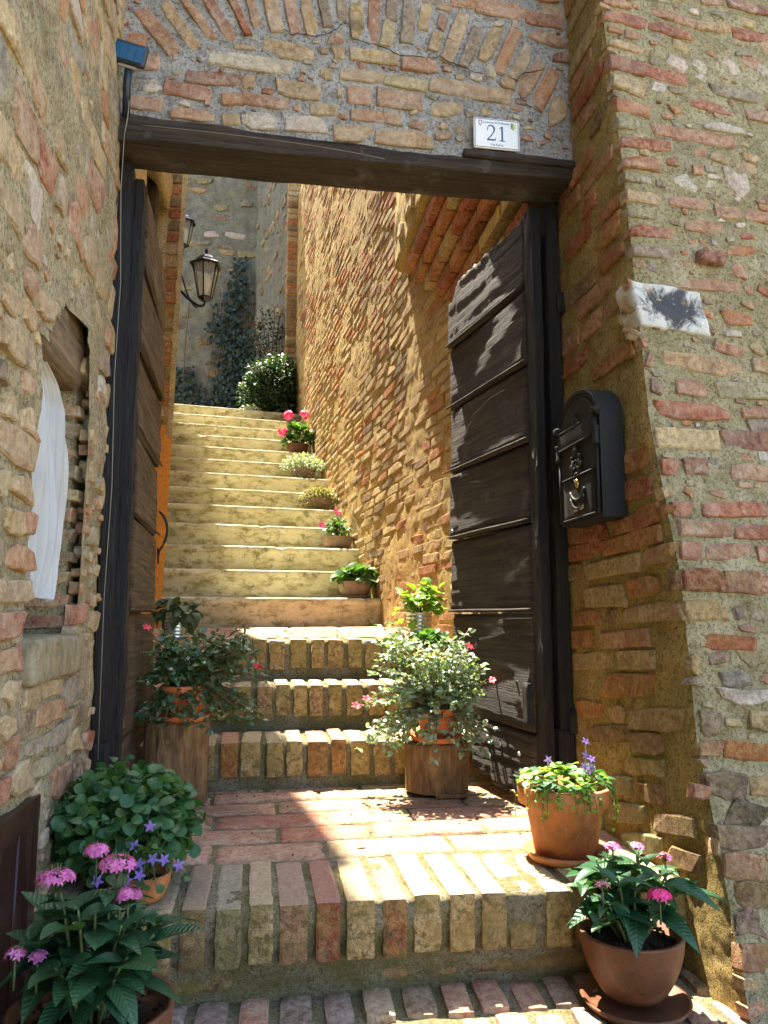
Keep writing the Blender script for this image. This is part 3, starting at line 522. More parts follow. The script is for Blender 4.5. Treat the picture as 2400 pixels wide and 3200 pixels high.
while z < 2.6:
    y1 = float(Yc(z)) + .03 + random.uniform(0, .12) * (rr % 2)
    while y1 < 2.14:
        ln = random.uniform(.10, .25); y2 = min(y1 + ln, 2.17)
        if y2 - y1 > .05 and random.random() < .78: piece(rw, (.9, (y1 + y2) / 2, z + random.uniform(-.005, .005)), (0, 1, random.uniform(-.03, .03)), (-1, 0, 0), y2 - y1, random.uniform(.044, .060), .028, pc(random.choice('rkoptorp')), MAT['brick_rev'], 'brick', random.uniform(.004, .009))
        y1 = y2 + random.uniform(.012, .03)
    z += random.uniform(.066, .078); rr += 1
for z in np.arange(-.15, 2.6, .075):                                    # the wall beyond the picture's edge
    x = 1.33 + random.uniform(0, .2)
    while x < 2.6:
        ln = random.uniform(.12, .27)
        if random.random() < .6: piece(rw, (x + ln / 2, float(Yc(z)) + .12 * (x + ln / 2 - .9), z), (1, .12, 0), (.12, -1, .12), ln, random.uniform(.045, .06), .05, pc(random.choice('rptopyg')), MAT['brick'], 'brick', random.uniform(0, .004))
        x += ln + .02
for dz, dy, s in [(1.34, .022, .05), (1.28, .035, .04), (1.38, .045, .035), (1.25, .02, .03), (1.31, .065, .03)]:
    piece(rw, (.9, float(Yc(dz)) + dy, dz), (0, 1, .4), (-1, -.3, 0), s * 1.3, s, .04, pc('t'), MAT['stone'], 'stone', .012)

fill(rw, lambda a, b: (np.array([a, float(Yc(b)) + .12 * (a - .9), b]), (1, .12, random.uniform(-.25, .25))), TK[('street_wall', False)], 2600, (.010, .040), 'tpyslwkotg', MAT['brick'], (.001, .006), (.12, -1, .12), (.91, 1.34, -.2, 2.4))
# ------------------------------------------------------------------ arch wall over the door
aw = thing('arch_wall', (.24, 2.1, 1.97), 'brick arch with crumbling grey mortar above the wooden lintel', 'wall')
WY = 2.055
sheet('mortar', lambda u, v: np.stack([u, np.full_like(u, WY), v], 1), wide(.0065, -.47, .97), np.concatenate([wide(.0065, 1.865, 2.5), wide(.05, 2.55, 3.05)]), MAT['mortar_grey'], aw, (0, -1, 0), .0060, 26, 31, amp2=.004, freq2=6)
MB().add(*box(-.47, .97, 2.075, 2.24, 1.945, 3.05)).build('core', MAT['mortar_yel'], aw, False)
k1 = lambda x, y: (350 + x * .45208, y * .45208)
k2 = lambda x, y: (1050 + x * .45208, y * .45208)
hitA = lambda x, y: atY(x, y, WY)
nA = lambda p: (0, -1, 0)
traced(aw, k1, hitA, nA, [(195, 60, 435, 365, 98, 'p'), (355, 10, 575, 335, 76, 't'), (495, -10, 705, 280, 62, 'o'), (655, -10, 835, 285, 74, 'r'), (825, -10, 942, 240, 46, 'r'), (950, -10, 1008, 210, 60, 'p'), (1088, -10, 1142, 225, 84, 't'), (1220, -20, 1272, 238, 72, 'p'), (1330, -20, 1388, 248, 78, 'y'), (1450, -20, 1492, 190, 62, 'g'), (1580, -20, 1592, 150, 62, 'g'),
    (100, 268, 235, 300, 100, 'o'), (670, 390, 1235, 482, 98, 'w'), (1045, 312, 1410, 382, 110, 't'), (1475, 272, 1605, 275, 82, 'P'), (1440, 512, 1522, 520, 70, 'Y'), (508, 522, 890, 562, 88, 'd'), (893, 562, 985, 575, 84, 't'), (1135, 595, 1435, 655, 104, 't'), (165, 592, 360, 592, 84, 'w'), (362, 604, 692, 662, 92, 'r'), (128, 705, 348, 738, 88, 'p'), (415, 782, 705, 812, 74, 'o'),
    (762, 690, 900, 692, 78, 'o'), (905, 682, 1220, 725, 76, 'p'), (765, 832, 880, 832, 74, 't'), (888, 832, 1142, 852, 104, 'w'), (1198, 852, 1482, 872, 104, 'w'), (1365, 752, 1555, 772, 78, 't'), (115, 452, 330, 425, 94, 'p'), (1560, 640, 1590, 645, 60, 'Y'), (840, 325, 990, 335, 34, 'T'), (1300, 490, 1340, 495, 36, 'T'), (80, 150, 120, 160, 50, 'R'), (1520, 365, 1605, 372, 62, 'T')], MAT['brick_arch'], (.004, .009))
traced(aw, k2, hitA, nA, [(130, -20, 152, 272, 82, 'y'), (270, -20, 246, 300, 78, 'r'), (392, -20, 378, 142, 72, 'g'), (372, 150, 338, 322, 80, 'y'), (512, -20, 484, 292, 78, 'g'), (632, 15, 600, 205, 74, 't'), (742, 108, 718, 212, 60, 'd'), (700, 32, 790, 60, 60, 'p'), (702, 235, 668, 355, 70, 't'), (892, 85, 762, 425, 88, 't'), (982, 198, 878, 465, 74, 'g'), (1112, 198, 1008, 432, 84, 't'), (1242, 215, 1118, 505, 80, 'o'), (1342, 325, 1222, 545, 80, 't'), (1432, 428, 1268, 655, 80, 'p'), (1515, 498, 1378, 745, 100, 'o'), (1540, 665, 1520, 880, 100, 'T'),
    (968, 50, 1310, 122, 74, 'p'), (1312, 122, 1565, 162, 88, 'r'), (1335, 232, 1615, 322, 78, 'p'), (1498, 392, 1625, 412, 64, 'd'), (1370, -15, 1545, 5, 46, 'o'), (840, 10, 930, 30, 50, 'p'), (98, 370, 422, 412, 84, 'y'), (458, 440, 705, 470, 94, 'p'), (28, 502, 330, 548, 78, 't'), (335, 542, 628, 602, 74, 'y'), (658, 582, 1205, 682, 98, 't'), (78, 652, 238, 668, 112, 'p'), (288, 672, 592, 712, 118, 'p'), (662, 752, 872, 762, 88, 'y'),
    (108, 792, 442, 832, 78, 'p'), (508, 842, 618, 882, 62, 'p'), (268, 942, 668, 985, 108, 't'), (-10, 918, 252, 932, 96, 't'), (700, 872, 772, 878, 48, 'T'), (1028, 500, 1118, 505, 95, 'W'), (-10, 262, 52, 268, 70, 'P'), (-10, 368, 58, 375, 74, 'y'), (1135, 560, 1240, 600, 70, 'T'), (1440, 930, 1490, 960, 40, 'R')], MAT['brick_arch'], (.004, .009))
b = MB()
for pts, cv in (([(1190, 200), (1240, 240), (1330, 235), (1390, 252), (1480, 235), (1560, 200), (1590, 158), (1640, 168)], k1), ([(90, 165), (110, 265), (200, 290), (370, 342), (440, 385), (580, 390), (690, 407), (710, 385), (800, 435), (890, 466), (960, 500), (1030, 515)], k2), ([(1120, 512), (1250, 552), (1300, 502), (1400, 490), (1450, 470)], k2), ([(820, 180), (890, 220)], k2), ([(770, 262), (855, 305)], k2), ([(1255, 650), (1330, 730), (1420, 780)], k2)):
    P = []
    for (xa, ya), (xb, yb) in zip(pts[:-1], pts[1:]):
        for s in np.linspace(0, 1, 6, endpoint=False): P.append(atY(*cv(xa + (xb - xa) * s + random.uniform(-5, 5), ya + (yb - ya) * s + random.uniform(-5, 5)), WY - .0075))
    b.add(*tube(np.array(P), np.array([.0007 + .0007 * random.random() for _ in P]), 5))
b.build('crack', MAT['black'], aw, kind='stuff')
fill(aw, lambda a, b: (np.array([a, WY, b]), (1, 0, random.uniform(-.3, .3))), TK[('arch_wall', False)], 1500, (.008, .030), 'tpyswrkg', MAT['brick_arch'], (.003, .007), (0, -1, 0), (-.43, .88, 1.96, 2.42))
for z in np.arange(2.42, 3.0, .075):                                    # courses above the picture
    x = -.45
    while x < .9:
        ln = random.uniform(.18, .27)
        piece(aw, (x + ln / 2, WY, z), (1, 0, 0), (0, -1, 0), ln, .052, .05, pc(random.choice('ptrog')), MAT['brick_arch'], 'brick', .002); x += ln + .02
for i in range(9):
    V, F = tube([(-.42 + i * .17, 2.0, 3.06), (-.42 + i * .17, 2.30, 3.10)], [.075, .068], 10); put('roof_tile', mk('roof_tile', V, F), MAT['tile'], aw)

# ------------------------------------------------------------------ left alley wall with its window
lw = thing('alley_wall', (-.7, 1.2, -.2), 'rough wall of ochre stones and bricks with a small curtained window', 'wall')
WX = -.42
def lw_keep(y, z):
    win = (y > 1.478) & (y < 1.862) & (z > .505) & (z < 1.085); tri = (y > 1.53) & (y < 1.86) & (z >= 1.08) & (z < 1.085 + .13 * np.clip((1.86 - y) / .08, 0, 1) * np.clip((y - 1.50) / .14, 0, 1))
    hatch = (y > .98) & (y < 1.585) & (z < .215); return ~(win | tri | hatch)
def lw_fn(y, z): return np.stack([WX + .02 * np.clip((y - 2.06) / .08, -5, 1) * (y > 2.06) * -1, y, z], 1)
sheet('mortar', lw_fn, np.concatenate([wide(.08, -3.0, .9), wide(.0085, .92, 2.16)]), np.concatenate([wide(.0095, -.3, 2.25), wide(.06, 2.3, 4.6)]), MAT['mortar_left'], lw, (1, 0, 0), .008, 18, 41, lw_keep, .012, 5)
b = MB()
for a in [(-1.2, WX - .03, -3, 2.12, -1.2, .50), (-1.2, WX - .03, -3, 2.12, 1.27, 4.6), (-1.2, WX - .03, -3, 1.47, .50, 1.27), (-1.2, WX - .03, 1.868, 2.12, .50, 1.27), (-1.2, -.70, 1.47, 1.868, .50, 1.27)]: b.add(*box(*a))
b.build('core', MAT['mortar_warm'], lw, False)
MB().add(*box(-.70, -.69, 1.472, 1.866, .502, 1.1)).build('window_void', MAT['black'], lw, False)
l6 = lambda x, y: (x * .65574, 1050 + y * .65574)
l5 = lambda x, y: (x * .49751, y * .49751)
LT = []
def stones(cv, lst, mat):
    for (cx, cy, w, h, c) in lst:
        a = atX(*cv(cx - w / 2, cy), WX); b_ = atX(*cv(cx + w / 2, cy), WX); m = (a + b_) / 2; sc = cv(0, 1)[1] - cv(0, 0)[1]
        kd = 'stone' if c.isupper() else 'brick'
        piece(lw, m, (0, 1, random.uniform(-.05, .05)), (1, 0, 0), abs(b_[1] - a[1]), h * sc * float((m - _c) @ _f) / PXF, .032, pc(c.lower()), MAT['stone'], kd, random.uniform(.006, .012)); LT.append((m[1], m[2], abs(b_[1] - a[1]) / 2, h * sc * float((m - _c) @ _f) / PXF / 2))
stones(l6, [(130, 240, 110, 120, 'O'), (130, 415, 95, 125, 'Y'), (40, 350, 62, 150, 'T'), (80, 530, 190, 170, 'T'), (112, 720, 94, 112, 'T'), (8, 700, 60, 145, 'Y'), (65, 890, 98, 112, 'y'), (138, 890, 58, 112, 'r'), (98, 1055, 140, 120, 'o'), (48, 1215, 165, 112, 't'), (125, 1212, 52, 92, 't'), (45, 1380, 112, 132, 'r'), (28, 1545, 68, 112, 'o'), (78, 1530, 46, 122, 'r'), (40, 1700, 102, 132, 'T'), (28, 1870, 84, 112, 'Y'), (105, 1850, 82, 132, 'k'), (50, 1980, 48, 142, 'r'), (90, 2110, 112, 150, 't'), (8, 2170, 40, 122, 'r'),
    (125, 1720, 60, 120, 'Y'), (220, 1795, 132, 104, 'o'), (210, 1685, 150, 84, 'y'), (335, 1690, 92, 145, 'S'), (350, 1930, 64, 112, 'Y'), (285, 2110, 104, 142, 'r'), (150, 1950, 110, 84, 'S'), (200, 2055, 124, 92, 'L'), (170, 2180, 60, 120, 'T'), (270, 1900, 120, 90, 'S'), (385, 1560, 50, 140, 'L'), (370, 1800, 70, 90, 'k'), (90, 60, 180, 170, 'T'), (10, 170, 40, 100, 'G'), (385, 1320, 46, 90, 'r'), (370, 1420, 40, 90, 'Y'), (350, 1520, 40, 90, 'o')], MAT['stone'])
z = 1.12; rr = 0
while z < 2.5:
    h = random.uniform(.05, .10); y_ = .95 + random.uniform(0, .08)
    while y_ < 2.08:
        ln = random.uniform(.06, .19); y2 = min(y_ + ln, 2.11); ym = (y_ + y2) / 2
        if not (1.5 < ym < 1.88 and z < 1.29) and random.random() < .98:
            LT.append((ym, z + h / 2, (y2 - y_) / 2, h / 2)); piece(lw, (WX, ym, z + h / 2), (0, 1, random.uniform(-.12, .12)), (1, 0, 0), (y2 - y_) * 1.08, h * random.uniform(.85, 1.1), .032, pc(random.choice('tyotytroygwtyosp')), MAT['stone'], random.choice(('stone', 'brick', 'brick')), random.uniform(-.001, .006))
        y_ = y2 + random.uniform(.008, .025)
    z += h + random.uniform(.006, .018); rr += 1
for z in ():                                    # edge stones between window and door
    y_ = 1.875
    while y_ < 2.07:
        ln = random.uniform(.05, .13); y2 = min(y_ + ln, 2.10)
        if random.random() < .85: piece(lw, (WX, (y_ + y2) / 2, z), (0, 1, random.uniform(-.08, .08)), (1, 0, 0), y2 - y_, random.uniform(.038, .052), .05, pc(random.choice('rtoykp')), MAT['stone'], random.choice(('stone', 'brick')), random.uniform(.002, .012))
        y_ = y2 + .012
for z in np.arange(.545, 1.07, .050):                                   # brick jamb of the window, seen end on
    piece(lw, (-.515, 1.868, z), (1, 0, 0), (0, -1, 0), random.uniform(.14, .17), random.uniform(.030, .038), .04, pc(random.choice('kotyrp')), MAT['stone'], 'brick', .006)
for z in np.arange(-.18, 1.1, .08):                                      # wall beside and behind the viewer
    y_ = .2
    while y_ < .95:
        ln = random.uniform(.08, .2)
        piece(lw, (WX, y_ + ln / 2, z), (0, 1, 0), (1, 0, 0), ln, .06, .05, pc(random.choice('tyorsl')), MAT['stone'], 'stone', .008); y_ += ln + .02
for z in np.arange(-.12, .5, .075):
    y_ = 1.62 + random.uniform(0, .05)
    while y_ < 2.05:
        ln = random.uniform(.06, .15)
        if False: piece(lw, (WX, y_ + ln / 2, z), (0, 1, 0), (1, 0, 0), ln, .055, .05, pc(random.choice('tyorsk')), MAT['stone'], 'stone', .006)
        y_ += ln + .02
fill(lw, lambda a, b: (np.array([WX, a, b]), (0, 1, random.uniform(-.2, .2))), LT + [(1.68, 1.17, .18, .10)], 3500, (.016, .05), 'tyotywyoptyg', MAT['stone'], (-.001, .005), (1, 0, 0), (1.0, 2.08, 1.12, 2.4), (1.0, 2.4))
fill(lw, lambda a, b: (np.array([WX, a, b]), (0, 1, random.uniform(-.2, .2))), LT + [(1.67, .80, .20, .30), (1.68, 1.17, .18, .10), (1.3, -.1, .32, .33)], 5200, (.016, .055), 'tyotyrlsopt', MAT['stone'], (.002, .009), (1, 0, 0), (1.15, 2.08, -.15, 1.12), (1.0, 2.2))
V, F = rblock(.24, .40, .085, 20, 26, 10, .010, .006, 22, 8); put('window_sill', mk('window_sill', V + np.array([-.515, 1.665, .478]), F), m_plain('sill_stone', (.23, .19, .115), .9, 0, .4, .6, 35, .15, dirt=(.30, .22, .09), bloom=(.30, .28, .22)), lw)
V, F = rblock(.20, .42, .20, 10, 40, 24, .03, .012, 9, 4); V = V + np.array([-.535, 1.67, 1.185]); put('window_lintel', mk('window_lintel', V, F), MAT['wood_win'], lw)

# the lintel beam
lt = thing('lintel_beam', (.24, 2.11, 1.85), 'old dark timber lintel spanning the doorway', 'beam')
V, F = rblock(1.42, .155, .075, 220, 30, 22, .006, .003, 20, 6); xx = V[:, 0]
V[:, 2] += (V[:, 2] / .0375 + 1) / 2 * (np.interp(xx + .245, [-.5, -.04, .25, .46, .9], [.006, -.016, -.026, -.036, -.040]) + .006 * fbm(V * np.array([7, 25, 25]), 3, 5)); V[:, 1] += .006 * fbm(V * np.array([4, 12, 12]), 3, 15) + .0055 * fbm(V * np.array([3, 80, 80]), 3, 19) * (V[:, 1] < 0); V[:, 2] += .0045 * fbm(V * np.array([3, 70, 70]), 3, 18)
put('beam', mk('beam', V + np.array([.245, 2.118, 1.897]), F), MAT['wood_lintel'], lt)
V, F = rblock(.36, .06, .026, 60, 8, 5, .006, .005, 16, 12); V[:, 2] += -.020 * V[:, 0]; put('wood_strip', mk('wood_strip', V + np.array([.735, 2.060, 1.908]), F), MAT['wood_lintel'], lt)
# ------------------------------------------------------------------ stair passage: right wall with corbels
pw = thing('passage_wall', (.6, 5, .4), 'tall golden brick wall beside the stairs, grazed by the sun', 'wall')
_wn = np.array([-1, -.098, 0]); _wn = _wn / np.linalg.norm(_wn)
def stair_h(Y): return np.where(Y < 2.6, 0, np.where(Y < 3.2, .3, np.where(Y < 4.4, .46, .5 + (Y - 4.43) * .1717 / .304)))
sheet('mortar', lambda y, z: np.stack([wall_x(y), y, z], 1), np.concatenate([wide(.016, 2.20, 5.0), wide(.024, 5.03, 8.5)]), np.concatenate([wide(.02, -.05, 4.2), wide(.06, 4.25, 5.4)]), MAT['mortar_yel'], pw, _wn, .0045, 30, 51, None, .010, 2.6)
V = []
for y_ in (2.22, 8.6): V += [(wall_x(y_) + .05, y_, -.1), (wall_x(y_) + .6, y_, -.1), (wall_x(y_) + .6, y_, 5.4), (wall_x(y_) + .05, y_, 5.4)]
put('core', mk('core', V, [(0, 1, 2, 3), (4, 7, 6, 5), (0, 4, 5, 1), (1, 5, 6, 2), (2, 6, 7, 3), (3, 7, 4, 0)], False), MAT['mortar_yel'], pw)
cand = []
z = .05; rr = 0
while z < 5.3:
    y_ = 2.25 + (.12 if rr % 2 else 0) + random.uniform(0, .08)
    while y_ < 8.4:
        ln = random.uniform(.19, .30)
        if random.random() < .93 and z > float(stair_h(np.array(y_ + ln))) - .02: cand.append((y_ + ln / 2, z + random.uniform(-.006, .006), ln))
        y_ += ln + random.uniform(.015, .03)
    z += random.uniform(.050, .059); rr += 1
def shows(y_, z): p = np.array([wall_x(y_), y_, z]) - _c; w = p @ _f; px = 1200 + PXF * (p @ _r) / w; py = 1600 - PXF * (p @ _u) / w; return 850 < px < 1420 and 560 < py < 2000
vis = sorted([c for c in cand if shows(c[0], c[1])], key=lambda c: c[0])[:300]; vs_ = set(vis); rest = MB()
for c in cand:
    colr = pc(random.choice('yytoyyotky'), .20) if c[1] < 1.3 + .3 * c[0] else pc(random.choice('rkoyytotyo'), .20); hh = random.uniform(.034, .045)
    a = dict(c=(wall_x(c[0]), c[0], c[1]), u=(-.098, 1, random.uniform(-.03, .03)), n=_wn, L=c[2], H=hh, D=.018, color=colr, kind='brick', proud=random.uniform(.0010, .0065))
    if c in vs_: piece(pw, mat=MAT['brick_pass'], **a)
    else: piece(pw, mat=MAT['brick_st'], into=rest, **a)
rest.build('brickwork', MAT['brick_st'], pw, True, 'stuff')
# corbelled courses and the thicker wall above, next to the door
for i in range(6):
    y1 = 3.12 + .13 * i; xi = .825 - .026 * i; z = 1.86 + .092 * i; y_ = 2.24
    while y_ < y1 - .05:
        ln = min(random.uniform(.2, .28), y1 - y_)
        V, F = rblock(.30, ln - .012, .058, 10, 12, 5, .0035, .005, 34, i * 7 + int(y_ * 10)); o = put('brick', mk('brick', V + np.array([xi + .15, y_ + ln / 2, z + .03]), F, False), MAT['brick_pass'], pw, color=pc(random.choice('oory')))
        y_ += ln
    V, F = rblock(.28, y1 - 2.24, .04, 6, 30, 3, .008, .006, 20, i); put('mortar_bed', mk('mortar_bed', V + np.array([xi + .165, (y1 + 2.24) / 2, z + .076]), F), MAT['mortar_yel'], pw)
V, F = rblock(.36, 1.72, 2.7, 16, 90, 110, .03, .03, 7, 77); put('upper_wall', mk('upper_wall', V + np.array([.86, 3.10, 3.78]), F), MAT['mortar_yel'], pw)
for _ in range(16):
    y_ = random.uniform(2.3, 3.9); z = random.uniform(2.5, 3.2); piece(pw, (.675, y_, z), (0, 1, random.uniform(-.3, .3)), (-1, 0, 0), random.uniform(.08, .2), random.uniform(.05, .12), .05, pc(random.choice('wyt')), MAT['stone'], 'stone', .012)
for _ in range(8):
    piece(pw, (random.uniform(.72, .86), 3.955, random.uniform(2.45, 3.2)), (1, 0, 0), (0, 1, 0), .1, .07, .05, pc('w'), MAT['stone'], 'stone', .006)
# jamb bricks behind the door leaf
for z in np.arange(.03, 1.8, .066): piece(pw, (.885, 2.235, z), (1, 0, 0), (0, -1, 0), .09, .05, .05, pc(random.choice('ropt')), MAT['brick_pass'], 'brick', random.uniform(-.005, .01))

# ------------------------------------------------------------------ far end: grey side wall, back wall
sw = thing('court_wall', (.1, 9.4, 2.7), 'grey weathered stone wall in shade at the top right of the stairs', 'wall')
p0, p1 = np.array([.36, 8.45]), np.array([-.20, 10.6]); dd = (p1 - p0); L_ = np.linalg.norm(dd); dd = dd / L_; sn = np.array([-dd[1], dd[0], 0.])
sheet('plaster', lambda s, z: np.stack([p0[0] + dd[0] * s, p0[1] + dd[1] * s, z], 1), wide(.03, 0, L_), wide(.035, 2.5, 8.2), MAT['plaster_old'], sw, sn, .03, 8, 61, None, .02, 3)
V = [(p0[0], p0[1], 2.4), (p1[0], p1[1], 2.4), (p1[0] + .6, p1[1], 2.4), (p0[0] + .6, p0[1], 2.4)]; V = [(x + .06, y_, z) for x, y_, z in V]; V += [(x, y_, 8.2) for x, y_, z in V]
put('core', mk('core', V, [(0, 3, 2, 1), (4, 5, 6, 7), (0, 1, 5, 4), (1, 2, 6, 5), (2, 3, 7, 6), (3, 0, 4, 7)], False), MAT['plaster_old'], sw)
for _ in range(150):
    s = random.uniform(.05, L_ - .05); z = random.uniform(2.8, 6.4); ln = random.uniform(.08, .25)
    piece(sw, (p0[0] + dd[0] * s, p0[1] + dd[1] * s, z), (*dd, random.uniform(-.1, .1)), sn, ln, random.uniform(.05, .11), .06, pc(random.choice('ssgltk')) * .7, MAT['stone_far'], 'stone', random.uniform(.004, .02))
pil = thing('brick_pier', (.28, 8.48, 2.7), 'narrow brick pier at the far end of the passage wall', 'pier')
for i in range(44):
    V, F = rblock(.16, .16, .058, 5, 5, 3, .008, .003, 20, i); put('brick', mk('brick', V + np.array([.27, 8.50, 2.76 + i * .07]), F), MAT['brick_pass'], pil, color=pc(random.choice('ptko')))
MB().add(*box(.20, .345, 8.43, 8.57, 2.7, 5.82)).build('mortar', MAT['mortar_yel'], pil, False)
bw = thing('back_wall', (-1.1, 10.7, 2.7), 'pale rubble wall closing the courtyard behind the lantern', 'wall')
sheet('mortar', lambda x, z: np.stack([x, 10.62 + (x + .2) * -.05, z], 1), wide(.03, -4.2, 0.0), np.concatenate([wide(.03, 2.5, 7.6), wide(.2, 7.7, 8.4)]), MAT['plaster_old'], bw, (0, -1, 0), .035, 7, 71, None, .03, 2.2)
MB().add(*box(-4.2, .5, 10.9, 11.5, 2.3, 8.4)).build('core', MAT['plaster_old'], bw, False)
n_ = 0
for z in np.arange(3.0, 6.9, .135):
    x = -2.3 + random.uniform(0, .2)
    while x < -.2 and n_ < 300:
        ln = random.uniform(.12, .36); low = z < 4.9  # lower stones darkened: shade at the wall foot put into their colour
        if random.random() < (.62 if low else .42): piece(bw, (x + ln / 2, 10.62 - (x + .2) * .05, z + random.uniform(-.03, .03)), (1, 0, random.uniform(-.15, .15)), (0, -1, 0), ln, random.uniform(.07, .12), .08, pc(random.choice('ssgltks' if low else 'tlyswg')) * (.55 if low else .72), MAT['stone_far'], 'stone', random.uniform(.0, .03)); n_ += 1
        x += ln + random.uniform(.02, .06)

# ------------------------------------------------------------------ left house beside the stairs: painted wall, open window bay, eave
lh = thing('stair_house', (-.8, 5.5, .4), 'ochre house edge beside the stairs with bare brick corner and deep eave', 'house')
def lx_(Y): return -.552 - .14 * (Y - 4.35)
def lean(V): V = np.array(V, float); V[:, 0] += .022 * (V[:, 2] - .7); return V
b = MB(); V = [(lx_(4.35), 4.35, .3), (lx_(8.0), 8.0, .3), (lx_(8.0) - 1.2, 8.0, .3), (lx_(4.35) - 1.2, 4.35, .3)]; V += [(x, y_, 6.2) for x, y_, z in V]
b.add(lean(V), [(0, 3, 2, 1), (4, 5, 6, 7), (0, 1, 5, 4), (1, 2, 6, 5), (2, 3, 7, 6), (3, 0, 4, 7)]); b.build('wall', MAT['plas_yel'], lh, False)
# end of the wall that faces the door: paint below, brick column above, plaster arrises
yj = 4.345
sheet('ochre_render', lambda x, z: np.stack([x + .022 * (z - .7), np.full_like(x, yj - .008), z], 1), wide(.012, lx_(yj) - .16, lx_(yj) + .012), wide(.02, .4, 1.62), MAT['ochre'], lh, (0, -1, 0), .006, 16, 81)
sheet('plaster_edge', lambda x, z: np.stack([x + .022 * (z - .7), np.full_like(x, yj - .012), z], 1), wide(.010, lx_(yj) - .19, lx_(yj) - .085), wide(.02, 1.55, 4.6), MAT['plas_yel'], lh, (0, -1, 0), .016, 11, 82, None, .012, 4)
sheet('plaster_edge', lambda x, z: np.stack([x + .022 * (z - .7), np.full_like(x, yj - .010), z], 1), wide(.008, lx_(yj) - .018, lx_(yj) + .012), wide(.02, 1.55, 4.6), MAT['plas_yel'], lh, (0, -1, 0), .014, 14, 83, None, .008, 5)
sheet('plaster_bed', lambda x, z: np.stack([x + .022 * (z - .7), np.full_like(x, yj - .002), z], 1), wide(.012, lx_(yj) - .1, lx_(yj) + .0), wide(.02, 1.55, 4.6), MAT['mortar_yel'], lh, (0, -1, 0), .006, 14, 84)
for z in np.arange(1.62, 4.5, .074): piece(lh, (lx_(yj) - .052 + .022 * (z - .7), yj - .006, z), (1, 0, random.uniform(-.06, .06)), (0, -1, 0), random.uniform(.07, .085), random.uniform(.055, .066), .05, pc(random.choice('oorokt')), MAT['brick_pass'], 'brick', random.uniform(.0, .008))
# nearer part of the house: soffit of the bay and a dark timber post in it
b = MB(); b.add(*box(-1.5, -.50, 2.28, 3.02, -.1, 5.2)); b.build('near_wall', MAT['plas_yel'], lh, False)
V, F = rblock(.75, .50, .34, 20, 20, 8, .03, .02, 6, 9); V[:, 2] += -.9 * V[:, 0]; put('bay_soffit', mk('bay_soffit', V + np.array([-.945, 4.08, 3.36]), F), MAT['plas_yel'], lh)
MB().add(*box(-1.5, -.98, 3.02, 4.34, .3, 3.6)).build('bay_void', MAT['black'], lh, False)
V, F = rblock(.05, .09, 2.4, 4, 4, 30, .006, .002, 20, 3); put('timber_post', mk('timber_post', V + np.array([-.645, 4.12, 1.75]), F), MAT['wood_frame'], lh)
# eave: shades the left of the stairs
def ev(Y, z): return .411 - .128 * Y + (-math.sin(SUN_AZ) + .128 * math.cos(SUN_AZ)) / math.tan(SUN_EL) * z
V = []
for y_ in (3.95, 8.8):
    for z in (6.0, 6.2): V += [(ev(y_, z), y_, z), (-1.9, y_, z + .35)]
put('eave', mk('eave', V, [(0, 1, 3, 2), (4, 6, 7, 5), (0, 4, 5, 1), (2, 3, 7, 6), (0, 2, 6, 4), (1, 5, 7, 3)], False), MAT['wood_frame'], lh)
for i in range(14):
    y_ = 4.1 + i * .34; V, F = tube([(ev(y_, 6.15) + .0, y_, 6.25), (-1.9, y_ - .1, 6.60)], .075, 8); put('roof_tile', mk('roof_tile', V, F), MAT['tile'], lh)

